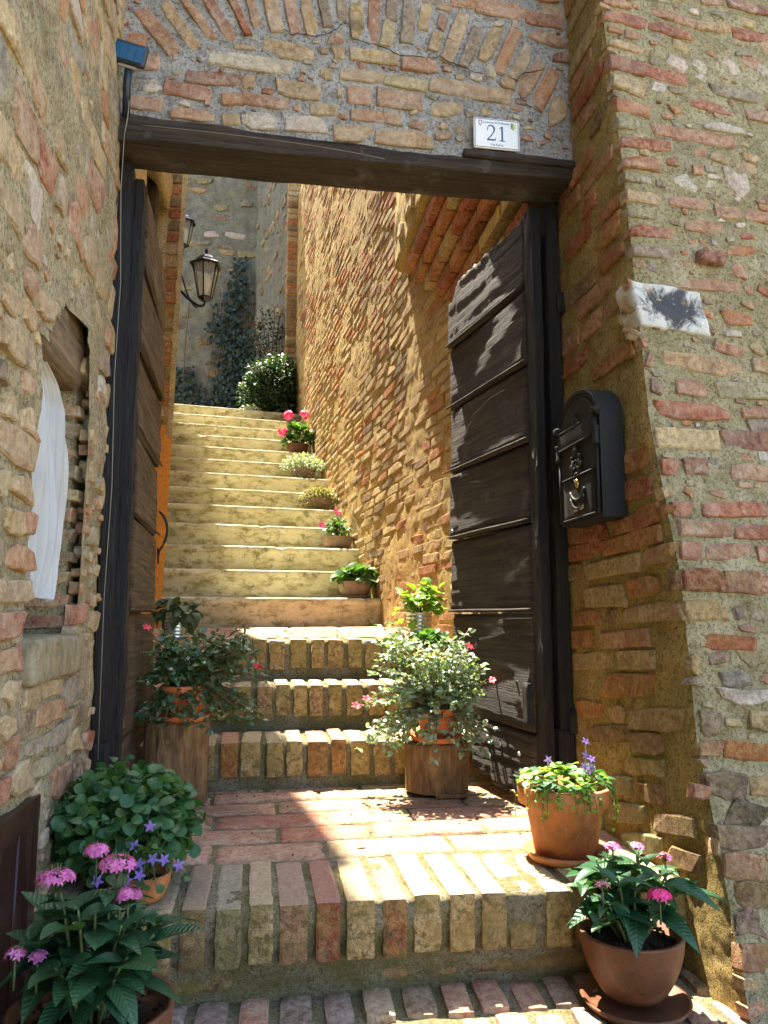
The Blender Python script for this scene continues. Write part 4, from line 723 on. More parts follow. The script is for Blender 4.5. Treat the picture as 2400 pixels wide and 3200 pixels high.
# ------------------------------------------------------------------ doors
def door_leaf(name, hinge, heading, side, label, seed):
    """side = +1: the face we see looks towards +X"""
    d = np.array([-math.sin(heading), math.cos(heading)]); n = np.array([d[1], -d[0]]) * side; Ln = .625
    t = thing(name, (hinge[0], hinge[1], .02), label, 'door')
    zs = [.03, .22, .57, .84, 1.09, 1.335, 1.58, 1.828]
    rnd = np.random.default_rng(seed)
    for i in range(7):
        z0, z1 = zs[i] + .003, zs[i + 1] - .003; nu, nv = 46, 20
        U, Vv = np.meshgrid(np.linspace(.03, Ln, nu), np.linspace(0, 1, nv), indexing='ij')
        top = np.full_like(U, z1); bot = np.full_like(U, z0)
        if i == 6 and side < 0: top = top - np.clip((U - .53) / .05, 0, 1) * .06 - .008 * vnoise(np.stack([U.ravel() * 60, Vv.ravel() * 0, U.ravel() * 0], 1), 4).reshape(U.shape)
        if i == 0: bot = bot + .012 * vnoise(np.stack([U.ravel() * 30, Vv.ravel() * 0, U.ravel() * 0], 1), seed).reshape(U.shape) + (.02 if side < 0 else 0) * (U > .3)
        Z = bot + (top - bot) * Vv
        P3 = np.stack([U.ravel() * 5, Z.ravel() * 70, np.full(U.size, i * 3.1 + seed)], 1)
        dep = .0040 * fbm(P3, 4, seed) + .006 * (1 - Vv.ravel()) + rnd.uniform(-.003, .003) + .009 * np.sin(U.ravel() * 5.0 + i * 1.7) * side * -1 * .5
        ed = np.minimum(np.minimum(U.ravel() - .03, Ln - U.ravel()) / .01, np.minimum(Vv.ravel(), 1 - Vv.ravel()) * (z1 - z0) / .008); dep = dep - .008 * np.clip(1 - ed, 0, 1)
        X = hinge[0] + d[0] * U.ravel() + n[0] * dep; Y = hinge[1] + d[1] * U.ravel() + n[1] * dep
        Vf = np.stack([X, Y, Z.ravel()], 1); Vb = Vf - np.array([n[0], n[1], 0]) * .034
        ii = np.arange(nu - 1)[:, None] * nv; jj = np.arange(nv - 1)[None, :]; Fq = np.stack([ii + jj, ii + nv + jj, ii + nv + jj + 1, ii + jj + 1], -1).reshape(-1, 4)
        if side < 0: Fq = Fq[:, ::-1]
        N = nu * nv; F = Fq.tolist() + (Fq[:, ::-1] + N).tolist(); per = [a * nv for a in range(nu)] + [(nu - 1) * nv + j for j in range(1, nv)] + [a * nv + nv - 1 for a in range(nu - 2, -1, -1)] + [j for j in range(nv - 2, 0, -1)]
        F += [(per[k], per[(k + 1) % len(per)], N + per[(k + 1) % len(per)], N + per[k]) for k in range(len(per))]
        wm = MAT['wood_door'] if side < 0 else MAT['wood_door_l']; pl = put('plank', mk('plank', np.concatenate([Vf, Vb]), F), wm, t)
        if i >= 2 and (side < 0 or i < 6):
            a = np.array([hinge[0] + d[0] * .03, hinge[1] + d[1] * .03, z0 + .006]); e = np.array([hinge[0] + d[0] * Ln, hinge[1] + d[1] * Ln, z0 + .006]); off = np.array([n[0], n[1], 0]) * .010
            s = np.linspace(0, 1, 14)[:, None]; P = a + (e - a) * s + off; P[:, 2] += .0006 * np.sin(np.linspace(0, 9, 14) + i)
            V, F = tube(P, .0042, 8); put('moulding', mk('moulding', V, F), wm, pl)
    # hinge stile: the dark end of the leaf that faces the street
    V, F = rblock(.032, .05, 1.80, 6, 6, 140, .003, .0, 22, seed); V = V + np.array([1, 1, 0]) * (.007 * fbm(V * np.array([50, 50, 11]) + seed, 4, seed))[:, None]; ang = heading
    R = np.array([[math.cos(ang), -math.sin(ang)], [math.sin(ang), math.cos(ang)]]); V[:, :2] = V[:, :2] @ R.T
    put('stile', mk('stile', V + np.array([hinge[0] - n[0] * .014, hinge[1] - n[1] * .014, .925]), F, False), MAT['wood_post'], t)
    return t, d, n, Ln
hl = (-.368, 2.205); hr = (.797, 2.175)
dl, d_, n_l, Ln = door_leaf('door_leaf', hl, math.radians(1.2), 1, 'dark plank door leaf folded back beside the left log', 3)
b = MB()
pt = lambda u, z, o, h=hl: np.array([h[0] + d_[0] * u + n_l[0] * o, h[1] + d_[1] * u + n_l[1] * o, z])
V, F = tube(bez(pt(.60, .93, .01), pt(.60, .87, .07), pt(.60, .78, .01), 10), .005, 6); put('handle', mk('handle', V, F), MAT['iron'], dl)
V, F = tube([pt(.50, .79, .02), pt(.53, .74, .02), pt(.55, .79, .022)], .003, 5); put('staple', mk('staple', V, F), MAT['iron'], dl)
dr, d_, n_r, Ln = door_leaf('door_leaf', hr, math.radians(10.0), -1, 'dark weathered plank door leaf with broken top corner beside the mailbox', 5)
pr = lambda u, z, o: np.array([hr[0] + d_[0] * u + n_r[0] * o, hr[1] + d_[1] * u + n_r[1] * o, z])
for u, z in [(.33, .17), (.24, .16), (.12, .15), (.40, .48), (.10, .50), (.22, .49), (.59, .87), (.12, .36)]:
    V, F = lathe([(0, .004), (.004, .0035), (.0065, .001), (.007, -.006)], 10); R = Vector((float(n_r[0]), float(n_r[1]), 0)).to_track_quat('Z', 'Y').to_matrix(); V = V @ np.array(R).T + pr(u, z, .008); put('nail', mk('nail', V, F), MAT['zinc'] if z < .2 or u > .5 else MAT['iron'], dr)
V, F = rblock(.022, .045, .13, 4, 4, 8, .003, .002, 20, 2); put('patch_block', mk('patch_block', V + pr(.055, .30, .008), F), MAT['wood_post'], dr)
# door posts
for nm, x0, x1, y0, y1, lab in [('door_post', -.432, -.394, 2.14, 2.205, 'blackened timber door post against the alley wall'), ('door_post', .852, .892, 2.165, 2.235, 'blackened timber door post beside the mailbox')]:
    t = thing(nm, ((x0 + x1) / 2, y0, 0), lab, 'door post', 'timber door posts')
    V, F = rblock(x1 - x0, y1 - y0, 1.62, 6, 8, 130, .004, .0, 14, 0); V = V + np.array([1, 1, 0]) * (.005 * fbm(V * np.array([60, 60, 9]) + x1 * 9, 4, 7))[:, None]; put('post', mk('post', V + np.array([(x0 + x1) / 2, (y0 + y1) / 2, 1.045]), F, False), MAT['wood_post'], t)
    V, F = rblock(x1 - x0 + .008, y1 - y0, .235, 5, 5, 14, .005, .003, 14, 5); put('foot_block', mk('foot_block', V + np.array([(x0 + x1) / 2, (y0 + y1) / 2 - .004, .118]), F), MAT['wood_post'], t)
    if x0 > 0:
        for z in (.26, 1.52): V, F = rblock(.03, .04, .07, 3, 3, 3, .006, .002, 30, 1); put('hinge_block', mk('hinge_block', V + np.array([.893, 2.17, z]), F), MAT['wood_post'], t)
# ------------------------------------------------------------------ small fixtures
# house number plate
pq = thing('number_plate', (.656, 2.04, 1.926), 'white enamel house number plate reading 21 beside the arch', 'sign')
V, F = rblock(.141, .006, .097, 14, 2, 10, .0028); put('plate', mk('plate', V + np.array([.656, 2.033, 1.975]), F), MAT['enamel'], pq)
def flat(name, poly, mat, y=2.0295, c=(.656, 1.975), th=.0008, par=None):
    P = np.array(poly, float); n = len(P); V = np.concatenate([np.c_[P[:, 0] + c[0], np.full(n, y), P[:, 1] + c[1]], np.c_[P[:, 0] + c[0], np.full(n, y + th), P[:, 1] + c[1]]])
    F = [list(range(n)), list(range(n, 2 * n))[::-1]] + [(i, n + i, n + (i + 1) % n, (i + 1) % n) for i in range(n)]
    return put(name, mk(name, V, F, False), mat, par or pq)
def bar(x0, z0, x1, z1, w, **k):
    d = np.array([x1 - x0, z1 - z0]); d = d / np.linalg.norm(d); m = np.array([-d[1], d[0]]) * w / 2; a = np.array([x0, z0]); e = np.array([x1, z1])
    return [a - m, e - m, e + m, a + m]
b = MB()
def addp(poly, y=2.0295):
    P = np.array(poly, float); n = len(P); V = np.concatenate([np.c_[P[:, 0] + .656, np.full(n, y), P[:, 1] + 1.975], np.c_[P[:, 0] + .656, np.full(n, y + .001), P[:, 1] + 1.975]]); b.add(V, [list(range(n)), list(range(n, 2 * n))[::-1]] + [(i, n + i, n + (i + 1) % n, (i + 1) % n) for i in range(n)])
for p in (bar(-.066, .0445, .066, .0445, .0011), bar(-.066, -.0445, .066, -.0445, .0011), bar(-.066, -.045, -.066, .045, .0011), bar(.066, -.045, .066, .045, .0011)): addp(p)
b.build('border_line', MAT['navy'], pq, False)
# digits: thick and thin strokes with serifs
b = MB()
o = np.linspace(math.radians(200), math.radians(-25), 14); pts = np.array([(-.018 + .0105 * math.cos(a), .0130 + .0125 * math.sin(a)) for a in o] + [(-.016, -.006), (-.029, -.0205)])
wd = np.interp(np.linspace(0, 1, len(pts)), [0, .25, .7, 1], [.0022, .0024, .0058, .0026]); T = np.gradient(pts, axis=0); T /= np.linalg.norm(T, axis=1, keepdims=True); N2 = np.c_[-T[:, 1], T[:, 0]] * wd[:, None] / 2
for i in range(len(pts) - 1): addp([pts[i] - N2[i], pts[i + 1] - N2[i + 1], pts[i + 1] + N2[i + 1], pts[i] + N2[i]], 2.0295 - i * 1e-5)
for p in (bar(-.030, -.0205, -.004, -.0205, .0046), bar(-.0052, -.020, -.0035, -.013, .0018)): addp(p, 2.0292)
b.build('digit', MAT['navy'], pq, False)
b = MB()
for p in (bar(.0165, -.022, .0165, .0245, .0052), bar(.0075, -.0215, .0255, -.0215, .0026), bar(.0085, .0175, .0165, .0235, .0026)): addp(p, 2.0293 - len(b.V) * 2e-5)
b.build('digit', MAT['navy'], pq, False)
def text(body, size, x, z, mat=MAT['navy']):
    cu = bpy.data.curves.new('lettering', 'FONT'); cu.body = body; cu.size = size; cu.align_x = 'CENTER'; cu.extrude = .0002; cu.materials.append(mat)
    tmp = bpy.data.objects.new('tmp', cu); COL.objects.link(tmp); me = bpy.data.meshes.new_from_object(tmp.evaluated_get(bpy.context.evaluated_depsgraph_get())); bpy.data.objects.remove(tmp); me.name = 'lettering'
    if not me.materials: me.materials.append(mat)
    put('lettering', me, None, pq, Matrix.Translation((.656 + x, 2.0295, 1.975 + z)) @ Matrix.Rotation(math.pi / 2, 4, 'X'))
text('Comune di Mobione', .0098, -.002, .0315); text('Via Roma', .0098, 0, -.0385)
flat('crest', [(-.055, .040), (-.045, .040), (-.045, .028), (-.050, .021), (-.055, .028)], MAT['crest_red']); flat('crest_mark', [(-.052, .037), (-.048, .037), (-.047, .029), (-.050, .025), (-.053, .03)], MAT['enamel'], 2.0290)
flat('crest', [(.043, .038), (.0505, .038), (.0505, .015), (.043, .022)], MAT['crest_green']); flat('crest', [(.0505, .038), (.058, .038), (.058, .022), (.0505, .015)], MAT['crest_gold'])

# solar panel on a black stake, with its cable
so = thing('solar_panel', (-.405, 2.02, 1.93), 'small blue solar panel on a black stake at the lintel corner', 'solar panel')
R = Matrix.Rotation(math.radians(12), 3, 'Y') @ Matrix.Rotation(math.radians(8), 3, 'X'); RA = np.array(R)
def loc(V, c): return V @ RA.T + np.array(c)
V, F = rblock(.098, .014, .060, 8, 2, 6, .004); put('case', mk('case', loc(V, (-.388, 1.972, 2.062)), F), MAT['solar_case'], so)
V, F = rblock(.080, .003, .042, 2, 1, 2, .0006); put('cell', mk('cell', loc(V + np.array([0, -.0075, 0]), (-.388, 1.972, 2.062)), F, False), MAT['solar_cell'], so)
for dx in (-.02, 0, .02): V, F = rblock(.0009, .0008, .041, 1, 1, 1, .0001); put('cell_line', mk('cell_line', loc(V + np.array([dx, -.0093, 0]), (-.388, 1.972, 2.062)), F, False), MAT['solar_case'], so)
V, F = rblock(.048, .006, .008, 2, 1, 2, .001); put('maker_label', mk('maker_label', loc(V + np.array([0.004, .002, -.034]), (-.388, 1.972, 2.062)), F, False), MAT['cable'], so)
V, F = tube([(-.387, 1.985, 2.045), (-.394, 2.00, 1.99), (-.398, 2.03, 1.92)], .0105, 12); put('stake', mk('stake', V, F), MAT['solar_case'], so)
cb = MB()
cb.add(*tube(bez((-.395, 2.005, 2.03), (-.38, 2.01, 1.95), (-.398, 2.02, 1.86), 10), .0015, 5)); cb.add(*tube([(-.398, 2.02, 1.86), (-.402, 2.03, 1.7), (-.397, 2.06, 1.45), (-.405, 2.08, 1.2), (-.400, 2.09, .9), (-.408, 2.1, .6), (-.404, 2.10, .2)], .0011, 5))
tag(cb.build('cable', MAT['cable']), 'thin pale cable running down beside the blackened door post', 'cable')
ww = MB(); ww.add(*tube(bez((-.36, 2.036, 1.90), (.1, 2.03, 1.895), (.32, 2.03, 1.862), 20), .0009, 4)); tag(ww.build('wire', MAT['cable']), 'fine wire strung along the front of the timber lintel', 'wire')

# mailbox on the reveal (front looks towards -X)
mb = thing('mailbox', (.86, 1.875, .80), 'black metal mailbox with arched top and embossed crest', 'mailbox')
y0, y1, zb, zs = 1.740, 2.010, .800, 1.062
def arch(y0, y1, zb, zs, rise, n=18):
    a = np.linspace(0, np.pi, n); yc = (y0 + y1) / 2; hw = (y1 - y0) / 2
    return [(y1, zb)] + [(yc + hw * math.cos(t), zs + rise * math.sin(t)) for t in a] + [(y0, zb)]
def slab(poly, x0, x1):
    P = np.array(poly); n = len(P); V = np.concatenate([np.c_[np.full(n, x0), P], np.c_[np.full(n, x1), P]])
    return V, [list(range(n)), list(range(n, 2 * n))[::-1]] + [(i, n + i, n + (i + 1) % n, (i + 1) % n) for i in range(n)]
put('body', mk('body', *slab(arch(y0 + .004, y1 - .004, zb, zs, .095), .812, .874), False), MAT['box_metal'], mb)
put('front_panel', mk('front_panel', *slab(arch(y0 + .016, y1 - .016, zb + .012, zs - .012, .080), .807, .8125), False), MAT['box_metal'], mb)
for rr_, th in ((0.0, .0055), (.011, .003), (.020, .0022)):
    a = np.linspace(0, np.pi, 24); yc = (y0 + y1) / 2; hw = (y1 - y0) / 2 - .006 - rr_
    V, F = tube([(.808, yc + hw * math.cos(t), zs + (.090 - rr_) * math.sin(t)) for t in a], th, 8); put('arch_rim', mk('arch_rim', V, F), MAT['box_metal'], mb)
V, F = rblock(.016, .235, .044, 3, 12, 4, .003); put('slot_flap', mk('slot_flap', V + np.array([.806, 1.875, 1.038]), F), MAT['box_metal'], mb)
for z in (1.062, 1.013): V, F = tube([(.800, 1.757, z), (.800, 1.993, z)], .003, 8); put('flap_bead', mk('flap_bead', V, F), MAT['box_metal'], mb)
for yy in (1.752, 1.998):
    V, F = lathe([(.0, 0), (.010, 0), (.011, .006), (.008, .010), (.009, .03), (.0075, .034), (.010, .040), (.011, .046), (0, .048)], 12); put('column', mk('column', V * np.array([1, 1, 1.0]) + np.array([.804, yy, .985]), F), MAT['box_metal'], mb)
    V, F = rblock(.022, .028, .014, 3, 4, 3, .003); put('capital', mk('capital', V + np.array([.803, yy, 1.075]), F), MAT['box_metal'], mb)
    V, F = tube([(.806, yy, .81), (.806, yy, .985)], .004, 8); put('side_bead', mk('side_bead', V, F), MAT['box_metal'], mb)
# embossed crest: shield, tower and mantling
b = MB(); sh = [(.026, .03), (.030, 0), (.026, -.022), (.012, -.040), (0, -.048), (-.012, -.040), (-.026, -.022), (-.030, 0), (-.026, .03), (-.012, .024), (0, .03), (.012, .024)]
b.add(*slab([(1.878 + a, .945 + c) for a, c in sh], .8025, .808)); b.build('crest_shield', MAT['box_metal'], mb, False)
for yy, zz, r_ in [(1.878, .99, .010), (1.878, 1.002, .007), (1.852, .975, .008), (1.904, .975, .008), (1.845, .955, .006), (1.911, .955, .006), (1.866, .945, .006), (1.890, .945, .006), (1.878, .925, .009), (1.866, .960, .005), (1.890, .962, .005), (1.878, .955, .006), (1.878, 1.075, .010), (1.862, 1.070, .007), (1.894, 1.070, .007), (1.878, 1.09, .006)]:
    V, F = rblock(r_ * 1.2, r_ * 2, r_ * 2, 4, 5, 5, r_ * .6, r_ * .35, 60, int(zz * 1000) % 13); put('crest_relief', mk('crest_relief', V + np.array([.803, yy, zz]), F), MAT['box_metal'], mb)
put('crest_rim', mk('crest_rim', *tube([(.801, 1.878 + a * .8, .945 + c * .8) for a, c in sh + sh[:1]], .002, 6)), MAT['box_metal'], mb)
V, F = rblock(.006, .20, .115, 2, 8, 8, .002); put('door', mk('door', V + np.array([.806, 1.870, .868]), F), MAT['box_metal'], mb); mdoor = mb.children[-1]
for z in (.812, .925): V, F = tube([(.802, 1.768, z), (.802, 1.972, z)], .0025, 6); put('bead', mk('bead', V, F), MAT['box_metal'], mdoor)
V, F = lathe([(0, .004), (.007, .004), (.009, .001), (.009, -.004)], 16); V = np.c_[-V[:, 2] + .801, V[:, 1] * .8 + 1.872, V[:, 0] * 1.35 + .904]; put('keyhole', mk('keyhole', V, F), MAT['box_brass'], mdoor)
b = MB(); a = np.linspace(math.radians(205), math.radians(335), 12); b.add(*tube([(.801, 1.872 + .052 * math.cos(t), .905 + .045 * math.sin(t)) for t in a], .004, 6)); b.add(*tube([(.801, 1.872 + .050 * math.cos(t), .892 + .055 * math.sin(t)) for t in a], .0035, 6)); b.build('grip', MAT['box_metal'], mdoor)
for yy, zz in ((1.888, .836), (1.850, .838)): V, F = rblock(.004, .026, .013, 2, 6, 3, .003); put('name_card', mk('name_card', V + np.array([.802, yy, zz]), F), MAT['label_pink'], mdoor)

MSH = np.array([.020, .045, .006])
def _shift(o):
    for c in o.children:
        co = np.empty(len(c.data.vertices) * 3); c.data.vertices.foreach_get('co', co); co = (co.reshape(-1, 3) + MSH); c.data.vertices.foreach_set('co', co.ravel()); c.data.update(); _shift(c)
_shift(mb); mb.location = mb.location + Vector(MSH.tolist()); W[mb.name] = Matrix.Translation(mb.location)
for c in mb.children: c.matrix_parent_inverse = W[mb.name].inverted()

# lanterns on the house wall
def lantern(c, s, label, brk):
    t = thing('wall_lantern', c, label, 'lantern', 'wall lanterns up the stairs'); c = np.array(c, float)
    def ring(r, z, n=6): a = np.linspace(0, 2 * np.pi, n, endpoint=False) + .4; return np.c_[r * np.cos(a), r * np.sin(a), np.full(n, z)] * s + c
    def pl(name, rs, mat, par, smooth=False, n=6):
        V = np.concatenate([ring(r, z, n) for r, z in rs]); F = [(i * n + j, i * n + (j + 1) % n, (i + 1) * n + (j + 1) % n, (i + 1) * n + j) for i in range(len(rs) - 1) for j in range(n)]; return put(name, mk(name, V, F, smooth), mat, par)
    rf = pl('roof', [(.118, .252), (.122, .258), (.075, .285), (.068, .300), (.045, .325), (.02, .335), (.012, .34), (.0, .342)], MAT['iron'], t)
    V, F = lathe([(.010, .338), (.013, .345), (.009, .352), (.014, .364), (.010, .380), (.0, .392)], 10); put('finial', mk('finial', V * s + c, F), MAT['iron'], rf)
    pl('roof_rim', [(.110, .246), (.122, .248), (.122, .258), (.110, .260)], MAT['iron'], t)
    pl('base', [(.0, -.03), (.018, -.02), (.052, .0), (.056, .006), (.050, .012), (0, .012)], MAT['iron'], t)
    lo, hi = ring(.052, .010), ring(.098, .250)
    for j in range(6):
        V, F = tube([lo[j], hi[j]], .0055 * s, 6); put('bar', mk('bar', V, F), MAT['iron'], t)
        k = (j + 1) % 6; q = np.array([lo[j], lo[k], hi[k], hi[j]]); q = c + (q - c) * np.array([.985, .985, 1]); put('pane', mk('pane', q, [(0, 1, 2, 3)], False), MAT['glass'], t)
    V, F = lathe([(0, .015), (.022, .016), (.022, .06), (.035, .085), (.042, .13), (.036, .17), (.02, .195), (0, .20)], 14); put('bulb', mk('bulb', V * s + c, F), MAT['bark_white'], t)
    P = bez(c + np.array([0, 0, -.03]) * s, c + np.array([-.02, 0, -.115]) * s, np.array(brk), 12); V, F = tube(P, .011 * s, 8); put('bracket', mk('bracket', V, F), MAT['iron'], t)
    P = bez(c + np.array([-.05, 0, -.075]) * s, c + np.array([-.11, 0, -.06]) * s, np.array(brk) + np.array([0.012, 0, .12]) * s, 10); V, F = tube(P, .006 * s, 6); put('bracket_scroll', mk('bracket_scroll', V, F), MAT['iron'], t)
    V, F = rblock(.02 * s, .07 * s, .26 * s, 2, 3, 6, .004); put('wall_plate', mk('wall_plate', V + np.array(brk) + np.array([-.008, 0, .04]) * s, F), MAT['iron'], t)
lantern((-.452, 5.36, 2.80), .98, 'black six-sided wall lantern standing clear beside the house edge', (lx_(5.36) + .06, 5.36, 2.86))
lantern((-.865, 7.55, 4.26), .98, 'black wall lantern mostly hidden behind the house edge higher up', (lx_(7.55) + .10, 7.55, 4.30))
# hand rail
hr_ = thing('hand_rail', (-.89, 6.3, 1.5), 'dark iron hand rail at the left of the concrete stairs', 'hand rail')
xr = -.885
V, F = tube([(xr, 6.35, 1.70), (xr + .002, 6.36, 1.95), (xr - .01, 6.38, 2.05), (xr - .05, 6.55, 2.2)], .013, 8); put('newel', mk('newel', V, F), MAT['iron'], hr_)
V, F = tube([(xr - .05, 6.55, 2.2), (xr - .26, 8.1, 3.1)], .013, 8); put('rail', mk('rail', V, F), MAT['iron'], hr_)

# curtain out of the window
S, T = np.meshgrid(np.linspace(0, 1, 140), np.linspace(0, 1, 60), indexing='ij')
yl = np.interp(T, [0, .1, .5, 1], [1.515, 1.505, 1.50, 1.545]); yr = np.interp(T, [0, .06, .15, .65, .85, 1], [1.60, 1.72, 1.772, 1.80, 1.775, 1.715])
Yq = yl + (yr - yl) * S; Zq = np.interp(T, [0, 1], [1.092, .600]) - .012 * S * (T > .9); fw = S * 26 + 3.0 * T + 1.2 * np.sin(T * 4) + .6 * np.sin(S * 7); fold = (np.abs(np.sin(fw)) ** .6 - .6) * (.006 + .014 * T) + .004 * np.sin(S * 61 + T * 9) + .012 * np.sin(S * 8 - T * 3)
Xq = -.456 - .012 * (1 - T) + fold + .02 * np.sin(T * 2.2)
cu_V = np.stack([Xq.ravel(), Yq.ravel(), Zq.ravel()], 1); a = np.arange(139)[:, None] * 60; q = np.arange(59)[None, :]
tag(put('curtain', mk('curtain', cu_V, np.stack([a + q, a + 60 + q, a + 61 + q, a + q + 1], -1).reshape(-1, 4)), MAT['curtain']), 'sheer white curtain hanging out of the small window', 'curtain')
# cellar hatch
ht = thing('cellar_hatch', (-.415, 1.3, -.19), 'brown wooden hatch low in the alley wall', 'hatch')
MB().add(*box(-.436, -.418, .985, 1.60, -.22, .222)).build('panel', MAT['wood_hatch'], ht, False)
b = MB(); b.add(*box(-.436, -.408, .975, 1.598, .185, .226)); b.add(*box(-.436, -.409, 1.560, 1.600, -.22, .1845)); b.add(*box(-.436, -.409, .97, 1.01, -.22, .1845)); b.build('frame', MAT['wood_hatch'], ht, False)
for y_ in (1.13, 1.26, 1.40, 1.50): V, F = tube([(-.417, y_, -.2), (-.417, y_, .18)], .004, 6); put('bead', mk('bead', V, F), MAT['wood_hatch'], ht)
# logs that carry pots
def log(c, r, h, label, seed):
    a = np.linspace(0, 2 * np.pi, 72, endpoint=False); zs = np.linspace(0, h, 30); V = []
    for z in zs:
        rr2 = r * (1 + .035 * vnoise(np.c_[np.cos(a) * 1.6, np.sin(a) * 1.6, np.full(72, z * 2 + seed)], seed) + .018 * vnoise(np.c_[a * 9, a * 0, np.full(72, z * 3 + seed)], seed + 1))
        ck = np.zeros(72)
        for a0, dpt in ((-1.45, .16), (-1.75, .08), (-1.15, .08), (-2.2, .10), (-.5, .08), (-1.95, .05)): ck += dpt * np.exp(-((a - (a0 % (2 * np.pi)) - .05 * math.sin(z * 30 + seed)) / .022) ** 2)
        rr2 = rr2 * (1 - ck); V.append(np.c_[rr2 * np.cos(a) * 1.02, rr2 * np.sin(a) * .92, np.full(72, z)])
    V.append(V[-1] * np.array([.93, .93, 1]) + np.array([0, 0, .004])); V.append(np.zeros((72, 3)) + np.array([0, 0, h + .003])); m = len(V)
    F = [(i * 72 + j, i * 72 + (j + 1) % 72, (i + 1) * 72 + (j + 1) % 72, (i + 1) * 72 + j) for i in range(m - 1) for j in range(72)]
    return tag(put('log', mk('log', np.concatenate(V) + np.array(c), F), MAT['wood_log']), label, 'log')
log((-.252, 2.50, 0.002), .093, .236, 'tall cracked log stump beside the left door leaf', 1)
log((.562, 2.50, .012), .100, .146, 'short cracked log stump by the open right door leaf', 2)
V, F = rblock(.10, .06, .012, 4, 3, 2, .003, .001, 20, 1); tag(put('wooden_wedge', mk('wooden_wedge', V + np.array([.59, 2.43, .0075]), F), MAT['wood_log']), 'flat wooden wedge under the short log stump', 'wedge')
# ------------------------------------------------------------------ plants
def leaf_tpl(L=1.0, Wd=.4, n=6, shape='ovate', fold=.12, curl=-.25, cup=0.0, serr=0.0):
    t = np.linspace(0, 1, n + 1)
    if shape == 'ovate': w = np.sin(np.pi * np.clip(t, 0, 1) ** .75) ** .8
    elif shape == 'lance': w = np.sin(np.pi * t ** .85) ** 1.1
    elif shape == 'round': w = np.sqrt(np.clip(1 - (2 * (t - .03) / .97 - 1) ** 2, 0, 1)); w[0] = .35
    else: w = np.sin(np.pi * t) ** .6
    w = w * Wd / 2; w[-1] = 0.0008
    if serr: w = w * (1 + serr * np.where(np.arange(n + 1) % 2 == 0, 1, -1)); w[-1] = .0008
    z = curl * t ** 2 + .12 * t * (1 - t); V = []
    for i in range(n + 1): V += [(-w[i], t[i] * L, z[i] * L + fold * w[i] + cup * w[i] ** 2), (0, t[i] * L, z[i] * L), (w[i], t[i] * L, z[i] * L + fold * w[i] + cup * w[i] ** 2)]
    F = []
    for i in range(n): F += [(3 * i, 3 * i + 1, 3 * i + 4, 3 * i + 3), (3 * i + 1, 3 * i + 2, 3 * i + 5, 3 * i + 4)]
    return np.array(V), np.array(F)
def frames(D, U):
    D = D / np.maximum(np.linalg.norm(D, axis=1, keepdims=True), 1e-9); X = np.cross(D, U); X /= np.maximum(np.linalg.norm(X, axis=1, keepdims=True), 1e-9); Zz = np.cross(X, D); return X, D, Zz
def spread(tpl, P, D, U, S):
    V, F = tpl; X, Y, Z = frames(np.asarray(D, float), np.asarray(U, float)); S = np.asarray(S, float).reshape(-1, 1, 1); n = len(P)
    VV = P[:, None] + S * (V[None, :, 0:1] * X[:, None] + V[None, :, 1:2] * Y[:, None] + V[None, :, 2:3] * Z[:, None])
    FF = (F[None] + (np.arange(n) * len(V))[:, None, None]).reshape(-1, F.shape[1]); return VV.reshape(-1, 3), FF
_lm = {}
def leaf_obj(parent, tplname, tpl, mat, P, D, U, s, name='leaf'):
    key = (tplname, mat.name)
    if key not in _lm: _lm[key] = mk(name, *tpl); _lm[key].materials.append(mat)
    X, Y, Z = frames(np.array([D], float), np.array([U], float)); X, Y, Z = X[0] * s, Y[0] * s, Z[0] * s
    return put(name, _lm[key], None, parent, Matrix(((X[0], Y[0], Z[0], P[0]), (X[1], Y[1], Z[1], P[1]), (X[2], Y[2], Z[2], P[2]), (0, 0, 0, 1))))
def rnd(n, lo=-1, hi=1): return RNG.uniform(lo, hi, n)
def unit(v): v = np.asarray(v, float); return v / np.maximum(np.linalg.norm(v, axis=-1, keepdims=True), 1e-9)
PENT = [leaf_tpl(1, w_, 8, 'ovate', f_, c, 0) for c, w_, f_ in ((-.20, .50, .3), (-.38, .44, .45), (-.60, .52, .2), (-.05, .40, .5), (-.30, .58, .1), (.08, .46, .35))]
CAMP = [leaf_tpl(1, 1.0, 10, 'round', f, c, 0, .07) for f, c in ((.2, -.15), (.45, -.35), (-.15, .12))]
PORT = leaf_tpl(1, .60, 4, 'ovate', .2, -.12)
SMALL = leaf_tpl(1, .55, 4, 'ovate', .2, -.25)
IVY = leaf_tpl(1, .9, 4, 'round', .15, -.2)
STAR = leaf_tpl(1, .5, 3, 'ovate', .15, -.35)
def flower5(b, c, n, r, k=5, curl=None):
    n = unit(n); a = unit(np.cross(n, [.3, .2, .9])); e = np.cross(n, a); t0 = random.uniform(0, 6)
    ang = t0 + np.arange(k) * 2 * np.pi / k; D = np.cos(ang)[:, None] * a + np.sin(ang)[:, None] * e + n * .35; V, F = spread(curl or STAR, np.repeat(np.asarray(c, float)[None], k, 0), D, np.repeat(n[None], k, 0), np.full(k, r)); b.add(V, F)
def pot_profile(rt, rb, h, lip, liph, th=.008): return [(0, 0), (rb, 0), (rb + (rt - lip - rb) * (h - liph) / h, h - liph), (rt, h - liph + .001), (rt, h - .003), (rt - .003, h), (rt - th, h), (rt - th - .002, h - .025), (0, h - .025)]
def bowl_profile(rt, rb, h, th=.008): return [(0, 0), (rb, 0)] + [(rb + (rt - rb) * math.sin(t * math.pi / 2) ** .8, h * t) for t in np.linspace(.1, .97, 8)] + [(rt + .001, h), (rt - th, h), (rt - th - .003, h - .022), (0, h - .022)]
